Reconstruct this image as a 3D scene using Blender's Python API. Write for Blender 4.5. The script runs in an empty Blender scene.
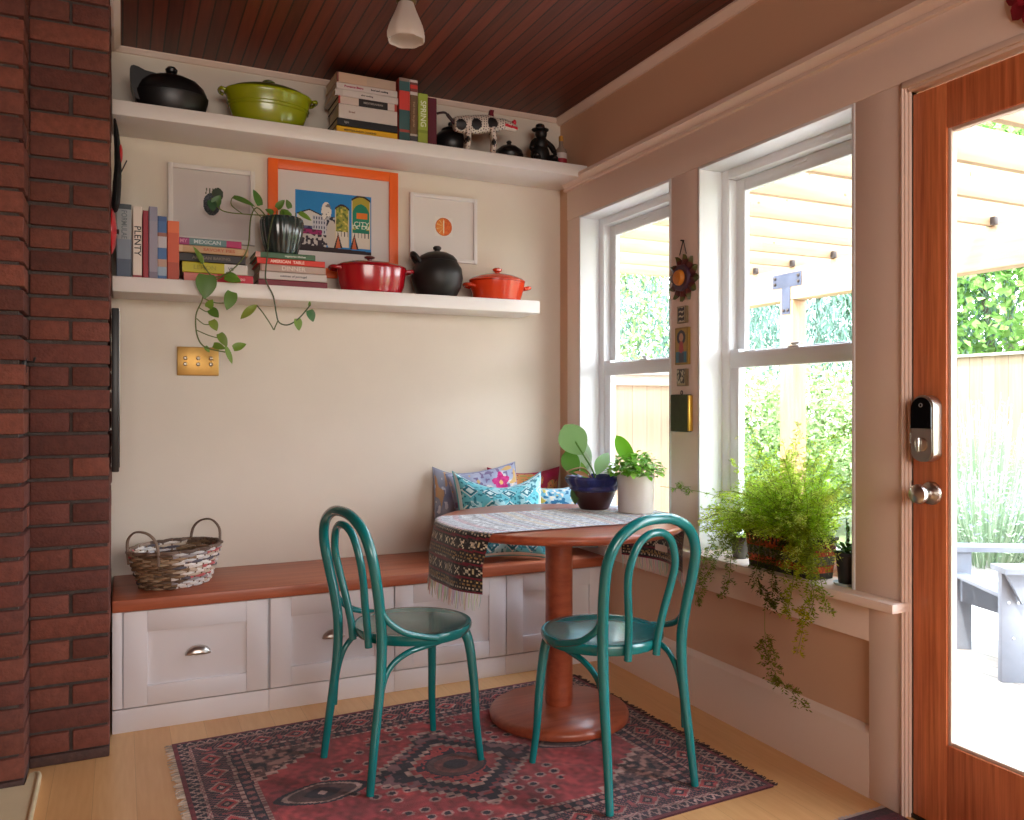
import bpy, bmesh, math, random
import numpy as np
from mathutils import Matrix, Vector, Euler

PI = math.pi
scene = bpy.context.scene
COL = scene.collection
rnd = random.Random(7)


def lin(c):
    out = []
    for v in c[:3]:
        v = v / 255.0
        out.append(v / 12.92 if v <= 0.04045 else ((v + 0.055) / 1.055) ** 2.4)
    return tuple(out)


def lin_np(a):
    a = np.asarray(a, float) / 255.0
    return np.where(a <= 0.04045, a / 12.92, ((a + 0.055) / 1.055) ** 2.4)


# ------------------------------------------------------------------ meshes
class MB:
    """Collects shapes; build() links them as one mesh object."""

    def __init__(self):
        self.v, self.f, self.c, self.m = [], [], [], []
        self.vc = None

    def add(self, vs, fs, col=None, mi=0, mat=None):
        b = len(self.v)
        if mat is not None:
            vs = [tuple(mat @ Vector(p)) for p in vs]
        self.v.extend([tuple(p) for p in vs])
        for k, f in enumerate(fs):
            self.f.append(tuple(b + i for i in f))
            self.c.append(col[k] if isinstance(col, list) else col)
            self.m.append(mi)
        return self

    def box(self, x0, x1, y0, y1, z0, z1, bev=0.0, col=None, mi=0, mat=None, seg=2):
        x0, x1 = min(x0, x1), max(x0, x1)
        y0, y1 = min(y0, y1), max(y0, y1)
        z0, z1 = min(z0, z1), max(z0, z1)
        vs = [(x, y, z) for x in (x0, x1) for y in (y0, y1) for z in (z0, z1)]
        fs = [(0, 1, 3, 2), (4, 6, 7, 5), (0, 4, 5, 1), (2, 3, 7, 6), (0, 2, 6, 4), (1, 5, 7, 3)]
        if bev > 0:
            bm = bmesh.new()
            bv = [bm.verts.new(p) for p in vs]
            for f in fs:
                bm.faces.new([bv[i] for i in f])
            bm.normal_update()
            bmesh.ops.bevel(bm, geom=bm.edges[:], offset=min(bev, .49 * min(x1 - x0, y1 - y0, z1 - z0)), segments=seg, profile=.5, affect='EDGES')
            bm.verts.index_update()
            vs = [tuple(p.co) for p in bm.verts]
            fs = [tuple(p.index for p in f.verts) for f in bm.faces]
            bm.free()
        return self.add(vs, fs, col, mi, mat)

    def prism(self, poly, d0, d1, axis='y', col=None, mi=0, mat=None):
        n = len(poly)
        def P(a, b, d):
            return {'x': (d, a, b), 'y': (a, d, b), 'z': (a, b, d)}[axis]
        vs = [P(a, b, d0) for a, b in poly] + [P(a, b, d1) for a, b in poly]
        fs = [tuple(range(n))[::-1], tuple(range(n, 2 * n))]
        fs += [(i, (i + 1) % n, n + (i + 1) % n, n + i) for i in range(n)]
        return self.add(vs, fs, col, mi, mat)

    def lathe(self, prof, n=48, sx=1, sy=1, at=(0, 0, 0), rib=None, col=None, mi=0, mat=None):
        vs, fs, cs = [], [], []
        for (r, z) in prof:
            for i in range(n):
                a = 2 * PI * i / n
                k = rib(a, z) if rib else 1.0
                vs.append((at[0] + r * k * sx * math.cos(a), at[1] + r * k * sy * math.sin(a), at[2] + z))
        for j in range(len(prof) - 1):
            for i in range(n):
                a, b = j * n + i, j * n + (i + 1) % n
                fs.append((a, b, b + n, a + n))
                cs.append(col[j] if isinstance(col, list) else col)
        if prof[0][0] > 1e-6:
            fs.append(tuple(range(n))[::-1]); cs.append(cs[0] if cs else None)
        if prof[-1][0] > 1e-6:
            b = (len(prof) - 1) * n
            fs.append(tuple(range(b, b + n))); cs.append(cs[-1])
        return self.add(vs, fs, cs, mi, mat)

    def tube(self, path, r, n=10, closed=False, flat=1.0, col=None, mi=0, mat=None, caps=True):
        P = [Vector(p) for p in path]
        m = len(P)
        R = r if isinstance(r, (list, tuple)) else [r] * m
        T = []
        for i in range(m):
            if closed:
                t = P[(i + 1) % m] - P[i - 1]
            else:
                t = P[min(i + 1, m - 1)] - P[max(i - 1, 0)]
            T.append(t.normalized() if t.length > 1e-9 else Vector((0, 0, 1)))
        up = Vector((0, 0, 1)) if abs(T[0].z) < .9 else Vector((1, 0, 0))
        N = (up - T[0] * up.dot(T[0])).normalized()
        vs = []
        for i in range(m):
            N = (N - T[i] * N.dot(T[i]))
            N = N.normalized() if N.length > 1e-9 else T[i].orthogonal().normalized()
            B = T[i].cross(N)
            for k in range(n):
                a = 2 * PI * k / n
                vs.append(tuple(P[i] + (N * math.cos(a) + B * math.sin(a) * flat) * R[i]))
        fs = []
        for i in range(m if closed else m - 1):
            for k in range(n):
                a, b = i * n + k, i * n + (k + 1) % n
                c, d = ((i + 1) % m) * n + (k + 1) % n, ((i + 1) % m) * n + k
                fs.append((a, b, c, d))
        if not closed and caps:
            fs.append(tuple(range(n))[::-1]); fs.append(tuple(range((m - 1) * n, m * n)))
        return self.add(vs, fs, col, mi, mat)

    def ball(self, c, r, n=20, mm=12, col=None, mi=0, mat=None, zlo=-1.0):
        rx, ry, rz = r if isinstance(r, (tuple, list)) else (r, r, r)
        a0 = math.asin(max(-1, zlo))
        prof = []
        for j in range(mm + 1):
            a = a0 + (PI / 2 - a0) * j / mm
            prof.append((max(math.cos(a), 0.0), math.sin(a)))
        vs, fs = [], []
        for (q, z) in prof:
            for i in range(n):
                t = 2 * PI * i / n
                vs.append((c[0] + rx * q * math.cos(t), c[1] + ry * q * math.sin(t), c[2] + rz * z))
        for j in range(mm):
            for i in range(n):
                a, b = j * n + i, j * n + (i + 1) % n
                fs.append((a, b, b + n, a + n))
        if zlo > -1:
            fs.append(tuple(range(n))[::-1])
        return self.add(vs, fs, col, mi, mat)

    def leaf(self, base, d, nrm, L, W, kind='oval', fold=.18, droop=.25, col=None, n=6, mi=0):
        """A leaf blade along d from base, its upper face towards nrm."""
        d = Vector(d).normalized(); nrm = Vector(nrm)
        s = d.cross(nrm)
        s = s.normalized() if s.length > 1e-6 else d.orthogonal().normalized()
        up = s.cross(d).normalized()
        base = Vector(base)
        vs = []
        for i in range(n + 1):
            t = i / n
            if kind == 'heart':
                w = (math.sin(PI * min(1, t * .82 + .18)) ** .75) if t < 1 else 0
                w = w * (1 - .25 * t)
            elif kind == 'paddle':
                w = math.sin(PI * (t ** 1.25)) ** .6 if 0 < t < 1 else 0
            else:
                w = math.sin(PI * t) ** .8 if 0 < t < 1 else 0
            c = base + d * (L * t) - up * (droop * L * t * t)
            o = up * (fold * W * w)
            vs += [tuple(c - s * (W * .5 * w) + o), tuple(c), tuple(c + s * (W * .5 * w) + o)]
        fs = []
        for i in range(n):
            a = 3 * i
            fs += [(a, a + 1, a + 4, a + 3), (a + 1, a + 2, a + 5, a + 4)]
        return self.add(vs, fs, col, mi)

    def sheet(self, F, nu, nv, colf=None, mi=0):
        """F(u,v) -> point for u,v in 0..1; colf(u,v) -> srgb colour of the face."""
        vs = [F(i / nu, j / nv) for j in range(nv + 1) for i in range(nu + 1)]
        fs, cs = [], []
        for j in range(nv):
            for i in range(nu):
                a = j * (nu + 1) + i
                fs.append((a, a + 1, a + nu + 2, a + nu + 1))
                cs.append(colf((i + .5) / nu, (j + .5) / nv) if colf else None)
        return self.add(vs, fs, cs, mi)

    def build(self, name, mat, parent=None, loc=None, rot=None, smooth=38, solid=0.0):
        me = bpy.data.meshes.new(name)
        me.from_pydata(self.v, [], self.f)
        mats = mat if isinstance(mat, (list, tuple)) else [mat]
        for k in mats:
            me.materials.append(k)
        if len(mats) > 1:
            me.polygons.foreach_set('material_index', self.m)
        if any(c is not None for c in self.c):
            at = me.color_attributes.new('Col', 'FLOAT_COLOR', 'CORNER')
            tot = np.ones((len(me.loops), 4), np.float32)
            arr = lin_np([c if c is not None else (255, 255, 255) for c in self.c])
            cnt = [len(f) for f in self.f]
            tot[:, :3] = np.repeat(arr, cnt, axis=0)
            at.data.foreach_set('color', tot.ravel())
        me.update()
        if smooth:
            me.polygons.foreach_set('use_smooth', [True] * len(me.polygons))
            me.set_sharp_from_angle(angle=math.radians(smooth))
        o = bpy.data.objects.new(name, me)
        COL.objects.link(o)
        if parent is not None:
            o.parent = parent
        if loc is not None:
            o.location = loc
        if rot is not None:
            o.rotation_euler = rot
        if solid:
            md = o.modifiers.new('Solidify', 'SOLIDIFY'); md.thickness = solid; md.offset = 0
        return o


def fix_normals(mb):
    bm = bmesh.new()
    bv = [bm.verts.new(p) for p in mb.v]
    for f in mb.f:
        try:
            bm.faces.new([bv[i] for i in f])
        except ValueError:
            pass
    bm.free()


def cat(pts, m=8, closed=False):
    """Catmull-Rom curve through pts."""
    P = [Vector(p) for p in pts]
    n = len(P)
    out = []
    rng = range(n) if closed else range(n - 1)
    for i in rng:
        if closed:
            p0, p1, p2, p3 = P[i - 1], P[i], P[(i + 1) % n], P[(i + 2) % n]
        else:
            p0, p1, p2, p3 = P[max(i - 1, 0)], P[i], P[i + 1], P[min(i + 2, n - 1)]
        for k in range(m):
            t = k / m
            out.append(.5 * ((2 * p1) + (p2 - p0) * t + (2 * p0 - 5 * p1 + 4 * p2 - p3) * t * t + (3 * p1 - p0 - 3 * p2 + p3) * t ** 3))
    if not closed:
        out.append(P[-1])
    return out


def tag(o, label=None, category=None, group=None, kind=None):
    if label: o['label'] = label
    if category: o['category'] = category
    if group: o['group'] = group
    if kind: o['kind'] = kind
    return o


def thing(name, label, category, loc=(0, 0, 0), rz=0.0, group=None, kind=None, rot=None):
    o = bpy.data.objects.new(name, None)
    o.empty_display_size = .05
    COL.objects.link(o)
    o.location = loc
    o.rotation_euler = rot if rot else (0, 0, rz)
    return tag(o, label, category, group, kind)


def copy_tree(o, parent=None):
    c = o.copy(); COL.objects.link(c)
    if parent is not None:
        c.parent = parent
    for ch in [x for x in bpy.data.objects if x.parent == o and x != c]:
        copy_tree(ch, c)
    return c


# ------------------------------------------------------------------ materials
_mats = {}


def mat(name, rgb=(200, 200, 200), rough=.5, metal=0.0, attr=False, var=0.0, vscale=8.0, stretch=None, dark=None,
        bump=0.0, bscale=60.0, coat=0.0, spec=.5, sheen=0.0, transl=0.0, detail=4.0, coords='Object', bstretch=None):
    if name in _mats:
        return _mats[name]
    m = bpy.data.materials.new(name)
    m.use_nodes = True
    nt = m.node_tree
    N, L = nt.nodes, nt.links
    bs = N['Principled BSDF']
    bs.inputs['Roughness'].default_value = rough
    bs.inputs['Metallic'].default_value = metal
    bs.inputs['Coat Weight'].default_value = coat
    bs.inputs['Coat Roughness'].default_value = .12
    bs.inputs['Specular IOR Level'].default_value = spec
    bs.inputs['Sheen Weight'].default_value = sheen
    tc = N.new('ShaderNodeTexCoord')
    base = lin(rgb)
    colsock = None
    if attr:
        a = N.new('ShaderNodeAttribute'); a.attribute_name = 'Col'
        colsock = a.outputs['Color']
    if var > 0 or dark:
        mp = N.new('ShaderNodeMapping')
        if stretch: mp.inputs['Scale'].default_value = stretch
        L.new(tc.outputs[coords], mp.inputs['Vector'])
        nz = N.new('ShaderNodeTexNoise')
        nz.inputs['Scale'].default_value = vscale
        nz.inputs['Detail'].default_value = detail
        nz.inputs['Roughness'].default_value = .6
        L.new(mp.outputs['Vector'], nz.inputs['Vector'])
        rp = N.new('ShaderNodeMapRange')
        rp.inputs['From Min'].default_value = .3; rp.inputs['From Max'].default_value = .7
        L.new(nz.outputs['Fac'], rp.inputs['Value'])
        mx = N.new('ShaderNodeMix'); mx.data_type = 'RGBA'
        L.new(rp.outputs['Result'], mx.inputs['Factor'])
        if colsock is None:
            dk = lin(dark) if dark else tuple(c * (1 - var) for c in base)
            lt = base if dark else tuple(min(1, c * (1 + var * .5)) for c in base)
            mx.inputs['A'].default_value = (*dk, 1); mx.inputs['B'].default_value = (*lt, 1)
            colsock = mx.outputs['Result']
        else:
            mx.inputs['A'].default_value = (1 - var,) * 3 + (1,)
            mx.inputs['B'].default_value = (1, 1, 1, 1)
            mm = N.new('ShaderNodeMix'); mm.data_type = 'RGBA'; mm.blend_type = 'MULTIPLY'
            mm.inputs['Factor'].default_value = 1
            L.new(colsock, mm.inputs['A']); L.new(mx.outputs['Result'], mm.inputs['B'])
            colsock = mm.outputs['Result']
    if colsock is None:
        bs.inputs['Base Color'].default_value = (*base, 1)
    else:
        L.new(colsock, bs.inputs['Base Color'])
    if bump > 0:
        b2 = N.new('ShaderNodeTexNoise'); b2.inputs['Scale'].default_value = bscale; b2.inputs['Detail'].default_value = 5
        mp2 = N.new('ShaderNodeMapping')
        if bstretch: mp2.inputs['Scale'].default_value = bstretch
        L.new(tc.outputs[coords], mp2.inputs['Vector'])
        L.new(mp2.outputs['Vector'], b2.inputs['Vector'])
        bp = N.new('ShaderNodeBump'); bp.inputs['Strength'].default_value = bump; bp.inputs['Distance'].default_value = .01
        L.new(b2.outputs['Fac'], bp.inputs['Height'])
        L.new(bp.outputs['Normal'], bs.inputs['Normal'])
    if transl > 0:
        tr = N.new('ShaderNodeBsdfTranslucent')
        if colsock is not None:
            L.new(colsock, tr.inputs['Color'])
        else:
            tr.inputs['Color'].default_value = (*base, 1)
        ms = N.new('ShaderNodeMixShader'); ms.inputs[0].default_value = transl
        L.new(bs.outputs[0], ms.inputs[1]); L.new(tr.outputs[0], ms.inputs[2])
        L.new(ms.outputs[0], N['Material Output'].inputs['Surface'])
    _mats[name] = m
    return m


def glass_mat(name, tint=(1, 1, 1), gloss=1.0):
    m = bpy.data.materials.new(name); m.use_nodes = True
    N, L = m.node_tree.nodes, m.node_tree.links
    N.remove(N['Principled BSDF'])
    t = N.new('ShaderNodeBsdfTransparent'); t.inputs[0].default_value = (*tint, 1)
    g = N.new('ShaderNodeBsdfGlossy'); g.inputs['Roughness'].default_value = .02
    fr = N.new('ShaderNodeFresnel'); fr.inputs[0].default_value = 1.3
    x = N.new('ShaderNodeMixShader')
    ge = N.new('ShaderNodeNewGeometry'); mu = N.new('ShaderNodeMath'); mu.operation = 'MULTIPLY'
    iv = N.new('ShaderNodeMath'); iv.operation = 'SUBTRACT'; iv.inputs[0].default_value = 1
    L.new(ge.outputs['Backfacing'], iv.inputs[1]); L.new(iv.outputs[0], mu.inputs[0]); L.new(fr.outputs[0], mu.inputs[1])
    L.new(mu.outputs[0], x.inputs[0]); L.new(t.outputs[0], x.inputs[1]); L.new(g.outputs[0], x.inputs[2])
    L.new(x.outputs[0], N['Material Output'].inputs['Surface'])
    return m


def planks_mat(name, rgb, dark, width, axis, rough, groove=.004, gdark=.25, coat=0.0, grain=(1, 1, 1), var=.35, bevel=.25):
    """Boards side by side along one object axis: a tone for each board, dark grooves between, stretched grain."""
    m = bpy.data.materials.new(name); m.use_nodes = True
    N, L = m.node_tree.nodes, m.node_tree.links
    bs = N['Principled BSDF']
    bs.inputs['Roughness'].default_value = rough; bs.inputs['Coat Weight'].default_value = coat
    bs.inputs['Coat Roughness'].default_value = .25
    tc = N.new('ShaderNodeTexCoord'); sp = N.new('ShaderNodeSeparateXYZ')
    L.new(tc.outputs['Object'], sp.inputs[0])
    def math_(op, a, b=None):
        q = N.new('ShaderNodeMath'); q.operation = op
        for i, s in enumerate((a, b)):
            if s is None: continue
            if isinstance(s, (int, float)): q.inputs[i].default_value = s
            else: L.new(s, q.inputs[i])
        return q.outputs[0]
    x = math_('DIVIDE', sp.outputs[axis], width)
    idx = math_('FLOOR', x); fr = math_('FRACT', x)
    wn = N.new('ShaderNodeTexWhiteNoise'); wn.noise_dimensions = '1D'; L.new(idx, wn.inputs['W'])
    mp = N.new('ShaderNodeMapping'); mp.inputs['Scale'].default_value = grain
    L.new(tc.outputs['Object'], mp.inputs[0])
    off = N.new('ShaderNodeVectorMath'); off.operation = 'ADD'
    L.new(mp.outputs[0], off.inputs[0]); 
    cmb = N.new('ShaderNodeCombineXYZ'); sc = math_('MULTIPLY', wn.outputs['Value'], 37.0)
    for i in range(3): L.new(sc, cmb.inputs[i])
    L.new(cmb.outputs[0], off.inputs[1])
    nz = N.new('ShaderNodeTexNoise'); nz.inputs['Scale'].default_value = 3; nz.inputs['Detail'].default_value = 6
    L.new(off.outputs[0], nz.inputs['Vector'])
    f = math_('ADD', math_('MULTIPLY', nz.outputs['Fac'], .9), math_('MULTIPLY', wn.outputs['Value'], var))
    f = math_('SUBTRACT', f, .15 + var * .3)
    mx = N.new('ShaderNodeMix'); mx.data_type = 'RGBA'
    L.new(f, mx.inputs['Factor']); mx.inputs['A'].default_value = (*lin(dark), 1); mx.inputs['B'].default_value = (*lin(rgb), 1)
    g = math_('LESS_THAN', fr, groove / width)
    mg = N.new('ShaderNodeMix'); mg.data_type = 'RGBA'
    L.new(g, mg.inputs['Factor']); L.new(mx.outputs['Result'], mg.inputs['A'])
    mg.inputs['B'].default_value = (*[c * gdark for c in lin(dark)], 1)
    L.new(mg.outputs['Result'], bs.inputs['Base Color'])
    bp = N.new('ShaderNodeBump'); bp.inputs['Strength'].default_value = bevel; bp.inputs['Distance'].default_value = .004
    L.new(math_('SUBTRACT', math_('MULTIPLY', nz.outputs['Fac'], .3), g), bp.inputs['Height'])
    L.new(bp.outputs[0], bs.inputs['Normal'])
    return m


def text(body, size, mtx, material, parent, name='lettering', bold=0.0, ext=.0005, sx=1.0):
    cu = bpy.data.curves.new(name, 'FONT')
    cu.body = body; cu.size = size; cu.extrude = ext; cu.offset = bold
    cu.align_x = 'CENTER'; cu.align_y = 'CENTER'; cu.resolution_u = 3
    t = bpy.data.objects.new(name, cu); COL.objects.link(t)
    dg = bpy.context.evaluated_depsgraph_get()
    me = bpy.data.meshes.new_from_object(t.evaluated_get(dg))
    bpy.data.objects.remove(t); bpy.data.curves.remove(cu)
    me.transform(mtx @ Matrix.Diagonal((sx, 1, 1, 1)))
    me.name = name
    me.materials.clear(); me.materials.append(material)
    o = bpy.data.objects.new(name, me); COL.objects.link(o); o.parent = parent
    return o


def frame_mtx(xa, ya, loc):
    xa, ya = Vector(xa), Vector(ya); za = xa.cross(ya)
    m = Matrix((xa, ya, za)).transposed().to_4x4()
    m.translation = Vector(loc)
    return m


def smooth_noise(seed, n=64):
    """A periodic value-noise sampler f(x, y) -> 0..1 for python-side patterns."""
    r = np.random.RandomState(seed); g = r.rand(n, n)
    def f(x, y):
        x = x % n; y = y % n
        i, j = int(x), int(y); a, b = x - i, y - j
        a = a * a * (3 - 2 * a); b = b * b * (3 - 2 * b)
        i2, j2 = (i + 1) % n, (j + 1) % n
        return (g[i % n, j % n] * (1 - a) + g[i2, j % n] * a) * (1 - b) + (g[i % n, j2] * (1 - a) + g[i2, j2] * a) * b
    return f


def mixc(a, b, t):
    t = max(0, min(1, t))
    return tuple(a[i] + (b[i] - a[i]) * t for i in range(3))


WHITE_TRIM = mat('trim paint', (232, 210, 196), .6)
WHITE_FRAME = mat('white window paint', (232, 234, 235), .35)
SHELF_WHITE = mat('white shelf paint', (236, 231, 226), .4)
CAB_WHITE = mat('white cabinet paint', (226, 224, 228), .38)
WALL_CREAM = mat('cream wall paint', (222, 212, 197), .75, bump=.05, bscale=180, var=.03, vscale=3)
WALL_TAN = mat('tan wall paint', (212, 172, 143), .75, bump=.05, bscale=180)
GLASS = glass_mat('window glass')
STEEL = mat('brushed nickel', (200, 195, 188), .28, 1.0)
BLACK = mat('black plastic', (16, 16, 18), .4)
TEAL = mat('teal gloss paint', (6, 115, 116), .26, coat=.6, var=.12, vscale=5)
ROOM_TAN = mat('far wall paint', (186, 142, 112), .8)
TABLEWOOD = mat('red brown table wood', (178, 92, 60), .36, coat=.3, dark=(138, 62, 40), vscale=2.2, stretch=(1, 14, 14), detail=6)
BENCHWOOD = mat('warm bench wood', (188, 106, 72), .42, coat=.15, dark=(156, 78, 50), vscale=1.6, stretch=(1, 18, 18), detail=6)
DOORWOOD = mat('oiled fir', (238, 146, 94), .45, coat=.1, dark=(184, 96, 54), vscale=2.2, stretch=(34, 34, 1.3), detail=7)
PAPER = mat('page edges', (222, 208, 184), .8, var=.12, vscale=60, stretch=(1, 1, 1))
ATTR = mat('printed cover', (200, 200, 200), .5, attr=True)
ATTR_MATTE = mat('printed paper', (200, 200, 200), .75, attr=True)
LEAF = mat('leaf green', (90, 140, 50), .45, attr=True, transl=.35)
SOIL = mat('potting soil', (45, 32, 22), .95, bump=.6, bscale=90)
# ================================================================== SETTING
CEIL = 2.69
XL, YR = -4.8, -7.2
FLOOR_M = planks_mat('pale wood floor', (236, 190, 132), (214, 158, 102), .12, 0, .3, groove=.0012, gdark=.75, grain=(26, 2.2, 4), var=.35, bevel=.05)
CEIL_M = planks_mat('dark beadboard', (130, 54, 30), (72, 26, 14), .052, 0, .45, groove=.0065, gdark=.22, grain=(20, 1.2, 4), var=.5, bevel=.5)

mb = MB(); mb.box(XL - .2, .16, YR - .2, .2, -.12, 0)
tag(mb.build('floor', FLOOR_M), 'pale honey wood floor under the rug and chairs', 'floor', kind='structure')
mb = MB(); mb.box(XL - .2, .2, YR - .2, .2, CEIL, CEIL + .15)
tag(mb.build('ceiling', CEIL_M), 'dark stained beadboard wood ceiling', 'ceiling', kind='structure')
mb = MB(); mb.box(XL - .2, .0, 0, .2, 0, CEIL)
tag(mb.build('wall_back', WALL_CREAM), 'cream painted wall behind the shelves and bench', 'wall', kind='structure')
mb = MB(); mb.box(XL - .2, XL, YR, 0, 0, CEIL)
tag(mb.build('wall_left', ROOM_TAN), 'cream wall on the side away from the windows', 'wall', kind='structure')
mb = MB(); mb.box(XL - .2, .16, YR - .2, YR, 0, CEIL)
tag(mb.build('wall_rear', ROOM_TAN), 'cream wall at the far end facing the bench', 'wall', kind='structure')

W1 = (-.997, -.235); W2 = (-1.951, -1.175); WZ = (.59, 2.137)
DR = (-3.04, -2.14); DZ = 2.112
T = .16
mb = MB()
mb.box(0, T, W1[1], .2, 0, CEIL)
mb.box(0, T, W2[1], W1[0], 0, CEIL)
mb.box(0, T, DR[1], W2[0], 0, CEIL)
mb.box(0, T, YR, DR[0], 0, CEIL)
for w in (W1, W2):
    mb.box(0, T, w[0], w[1], 0, WZ[0]); mb.box(0, T, w[0], w[1], WZ[1], CEIL)
mb.box(0, T, DR[0], DR[1], DZ, CEIL)
tag(mb.build('wall_right', WALL_TAN), 'tan painted wall that holds the two windows and the door', 'wall', kind='structure')


def trim(n, boxes, label, bev=.003):
    mb = MB()
    for b in boxes:
        mb.box(*b, bev=bev)
    return tag(mb.build('trim_%d' % n, WHITE_TRIM), label, 'trim', kind='structure')


trim(1, [(-.02, 0, -.235, -.112, .624, 2.137)], 'flat casing board between the corner and the first window')
trim(2, [(-.02, 0, -1.175, -.997, .624, 2.137)], 'flat post board between the two windows behind the hanging ornaments')
trim(3, [(-.02, 0, -2.122, -1.951, .624, 2.137), (-.02, 0, -2.122, -2.003, 0, .598)], 'flat casing board between the second window and the door')
mb = MB()
mb.box(-.022, 0, -3.4, -.112, 2.137, 2.287, bev=.003)
mb.prism([(-.024, 2.283), (-.036, 2.286), (-.036, 2.297), (-.03, 2.301), (-.046, 2.318), (-.056, 2.322), (-.056, 2.338), (0, 2.338), (0, 2.283)], -3.4, -.100, 'y')
tag(mb.build('trim_4', WHITE_TRIM), 'long head casing with a moulded cap running above windows and door', 'trim', kind='structure')
mb = MB()
mb.box(-.078, .088, -2.138, -.02, .596, .624, bev=.004)
mb.box(-.02, 0, -2.003, -.02, .478, .596, bev=.002)
tag(mb.build('trim_5', WHITE_TRIM), 'window sill board with flat apron under both windows', 'trim', kind='structure')
# door casing: three stepped strips round the opening
mb = MB()
for s, (a, x) in enumerate(((-2.122, -.026), (-2.128, -.020), (-2.134, -.010))):
    mb.box(x, 0.02, a - .006, a, 0, 2.137 - .006 * s, bev=.0015)
mb.box(-.026, .02, -3.07, -2.122, 2.118, 2.137, bev=.0015); mb.box(-.018, .02, -3.06, -2.14, 2.108, 2.118, bev=.0015)
mb.box(-.026, .02, -3.07, -3.043, 0, 2.137, bev=.002)
tag(mb.build('trim_6', WHITE_TRIM), 'stepped casing strips round the wooden door', 'trim', kind='structure')
# crown strips
mb = MB()
for p in (((-.0, CEIL), (-.034, CEIL), (-.034, CEIL - .008), (-.012, CEIL - .034), (0, CEIL - .034)),):
    mb.prism(list(p), YR, 0, 'y')
tag(mb.build('trim_7', WHITE_TRIM), 'thin crown strip where tan wall meets ceiling', 'trim', kind='structure')
mb = MB()
mb.prism([(0, CEIL), (-.022, CEIL), (-.022, CEIL - .006), (-.008, CEIL - .022), (0, CEIL - .022)], -2.118, -.03, 'x')
tag(mb.build('trim_8', WHITE_TRIM), 'thin crown strip where cream wall meets ceiling', 'trim', kind='structure')
mb = MB()
mb.prism([(-2.118, CEIL), (-2.084, CEIL), (-2.084, CEIL - .008), (-2.108, CEIL - .03), (-2.118, CEIL - .03)], -.62, -.03, 'y')
tag(mb.build('trim_9', WHITE_TRIM), 'thin crown strip along the brick chimney at the ceiling', 'trim', kind='structure')
mb = MB()
mb.prism([(0, 0), (-.02, 0), (-.02, .192), (-.018, .197), (-.003, .214), (0, .216)], -2.003, -.46, 'y')
tag(mb.build('baseboard_right', WHITE_TRIM), 'tall baseboard along the floor below the windows', 'baseboard', kind='structure')


# ------------------------------------------------------------------ windows
def rail(mb, a, b, c, d, x0, x1, w):
    """Rectangular ring in the y-z plane: y a..b, z c..d, member width w."""
    mb.box(x0, x1, a, a + w, c, d, bev=.003); mb.box(x0, x1, b - w, b, c, d, bev=.003)
    mb.box(x0, x1, a + w, b - w, c, c + w, bev=.003); mb.box(x0, x1, a + w, b - w, d - w, d, bev=.003)


def window(n, w, label):
    t = thing('window_%d' % n, label, 'window', (0, w[1], .624), kind='structure')
    W = w[1] - w[0]; H = WZ[1] - .624
    # local frame: y 0..-W, z 0..H
    mb = MB(); th = .012
    mb.box(-.022, .09, -th, .0, 0, H, bev=.002); mb.box(-.022, .09, -W, -W + th, 0, H, bev=.002)
    mb.box(-.022, .09, -W + th, -th, H - th, H, bev=.002)
    mb.build('jamb_lining', WHITE_FRAME, t)
    mb = MB(); rail(mb, -W + .004, -.004, -.03, H - .004, .088, .158, .044)
    mb.box(.092, .15, -.052, -.046, .02, H - .05); mb.box(.092, .15, -W + .046, -W + .052, .02, H - .05)
    mb.build('window_frame', WHITE_FRAME, t)
    zr0, zr1 = 1.343 - .624, 1.417 - .624
    a, b = -W + .05, -.05
    mb = MB(); rail(mb, a, b, zr0 + .02, H - .05, .128, .152, .05)
    mb.box(.124, .13, a + .30, b - .30, H - .072, H - .064, bev=.002)
    up = mb.build('upper_sash', WHITE_FRAME, t)
    g = MB(); g.box(.138, .142, a + .045, b - .045, zr0 + .06, H - .09); g.build('pane', GLASS, up)
    mb = MB(); mb.box(.096, .126, a, a + .052, .012, zr1, bev=.003); mb.box(.096, .126, b - .052, b, .012, zr1, bev=.003)
    mb.box(.094, .128, a, b, zr0, zr1 - .012, bev=.004); mb.box(.096, .126, a, b, .012, .075, bev=.003)
    lo = mb.build('lower_sash', WHITE_FRAME, t)
    g = MB(); g.box(.109, .113, a + .048, b - .048, .07, zr0 + .01); g.build('pane', GLASS, lo)
    k = MB(); yc = (a + b) / 2
    k.box(.1, .124, yc - .028, yc + .028, zr1 - .012, zr1 - .004, bev=.002)
    k.lathe([(.011, 0), (.012, .008), (.006, .012), (0, .012)], 16, at=(.112, yc, zr1 - .004))
    k.box(.098, .106, yc - .03, yc + .012, zr1 - .002, zr1 + .007, bev=.003)
    k.build('sash_lock', WHITE_FRAME, lo)
    return t


window(1, W1, 'white sash window beside the cream wall and cushions')
window(2, W2, 'white sash window behind the fern planter')

# ------------------------------------------------------------------ door
dt = thing('door_1', 'reddish wooden door with one tall glass pane and steel lock', 'door', (0, DR[1], 0), kind='structure')
H = 2.098; W = .89
mb = MB()
x0, x1 = .0, .045
y0 = -.003
st = .108
mb.box(x0, x1, y0 - st, y0, .012, H, bev=.003); mb.box(x0, x1, y0 - W, y0 - W + st, .012, H, bev=.003)
mb.box(x0 + .0006, x1, y0 - W + st, y0 - st, H - .128, H, bev=.002)
mb.box(x0 + .0006, x1, y0 - W + st, y0 - st, .012, .25, bev=.002)
mb.build('door_leaf', DOORWOOD, dt)
ga, gb = y0 - W + st, y0 - st
mb = MB()
rail(mb, ga - .001, gb + .001, .249, H - .127, .006, .03, .012)
mb.build('glazing_bead', mat('pale bead', (226, 205, 190), .4), dt)
mb = MB(); mb.box(.018, .024, ga + .01, gb - .01, .26, H - .138); mb.build('pane', GLASS, dt)
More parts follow.
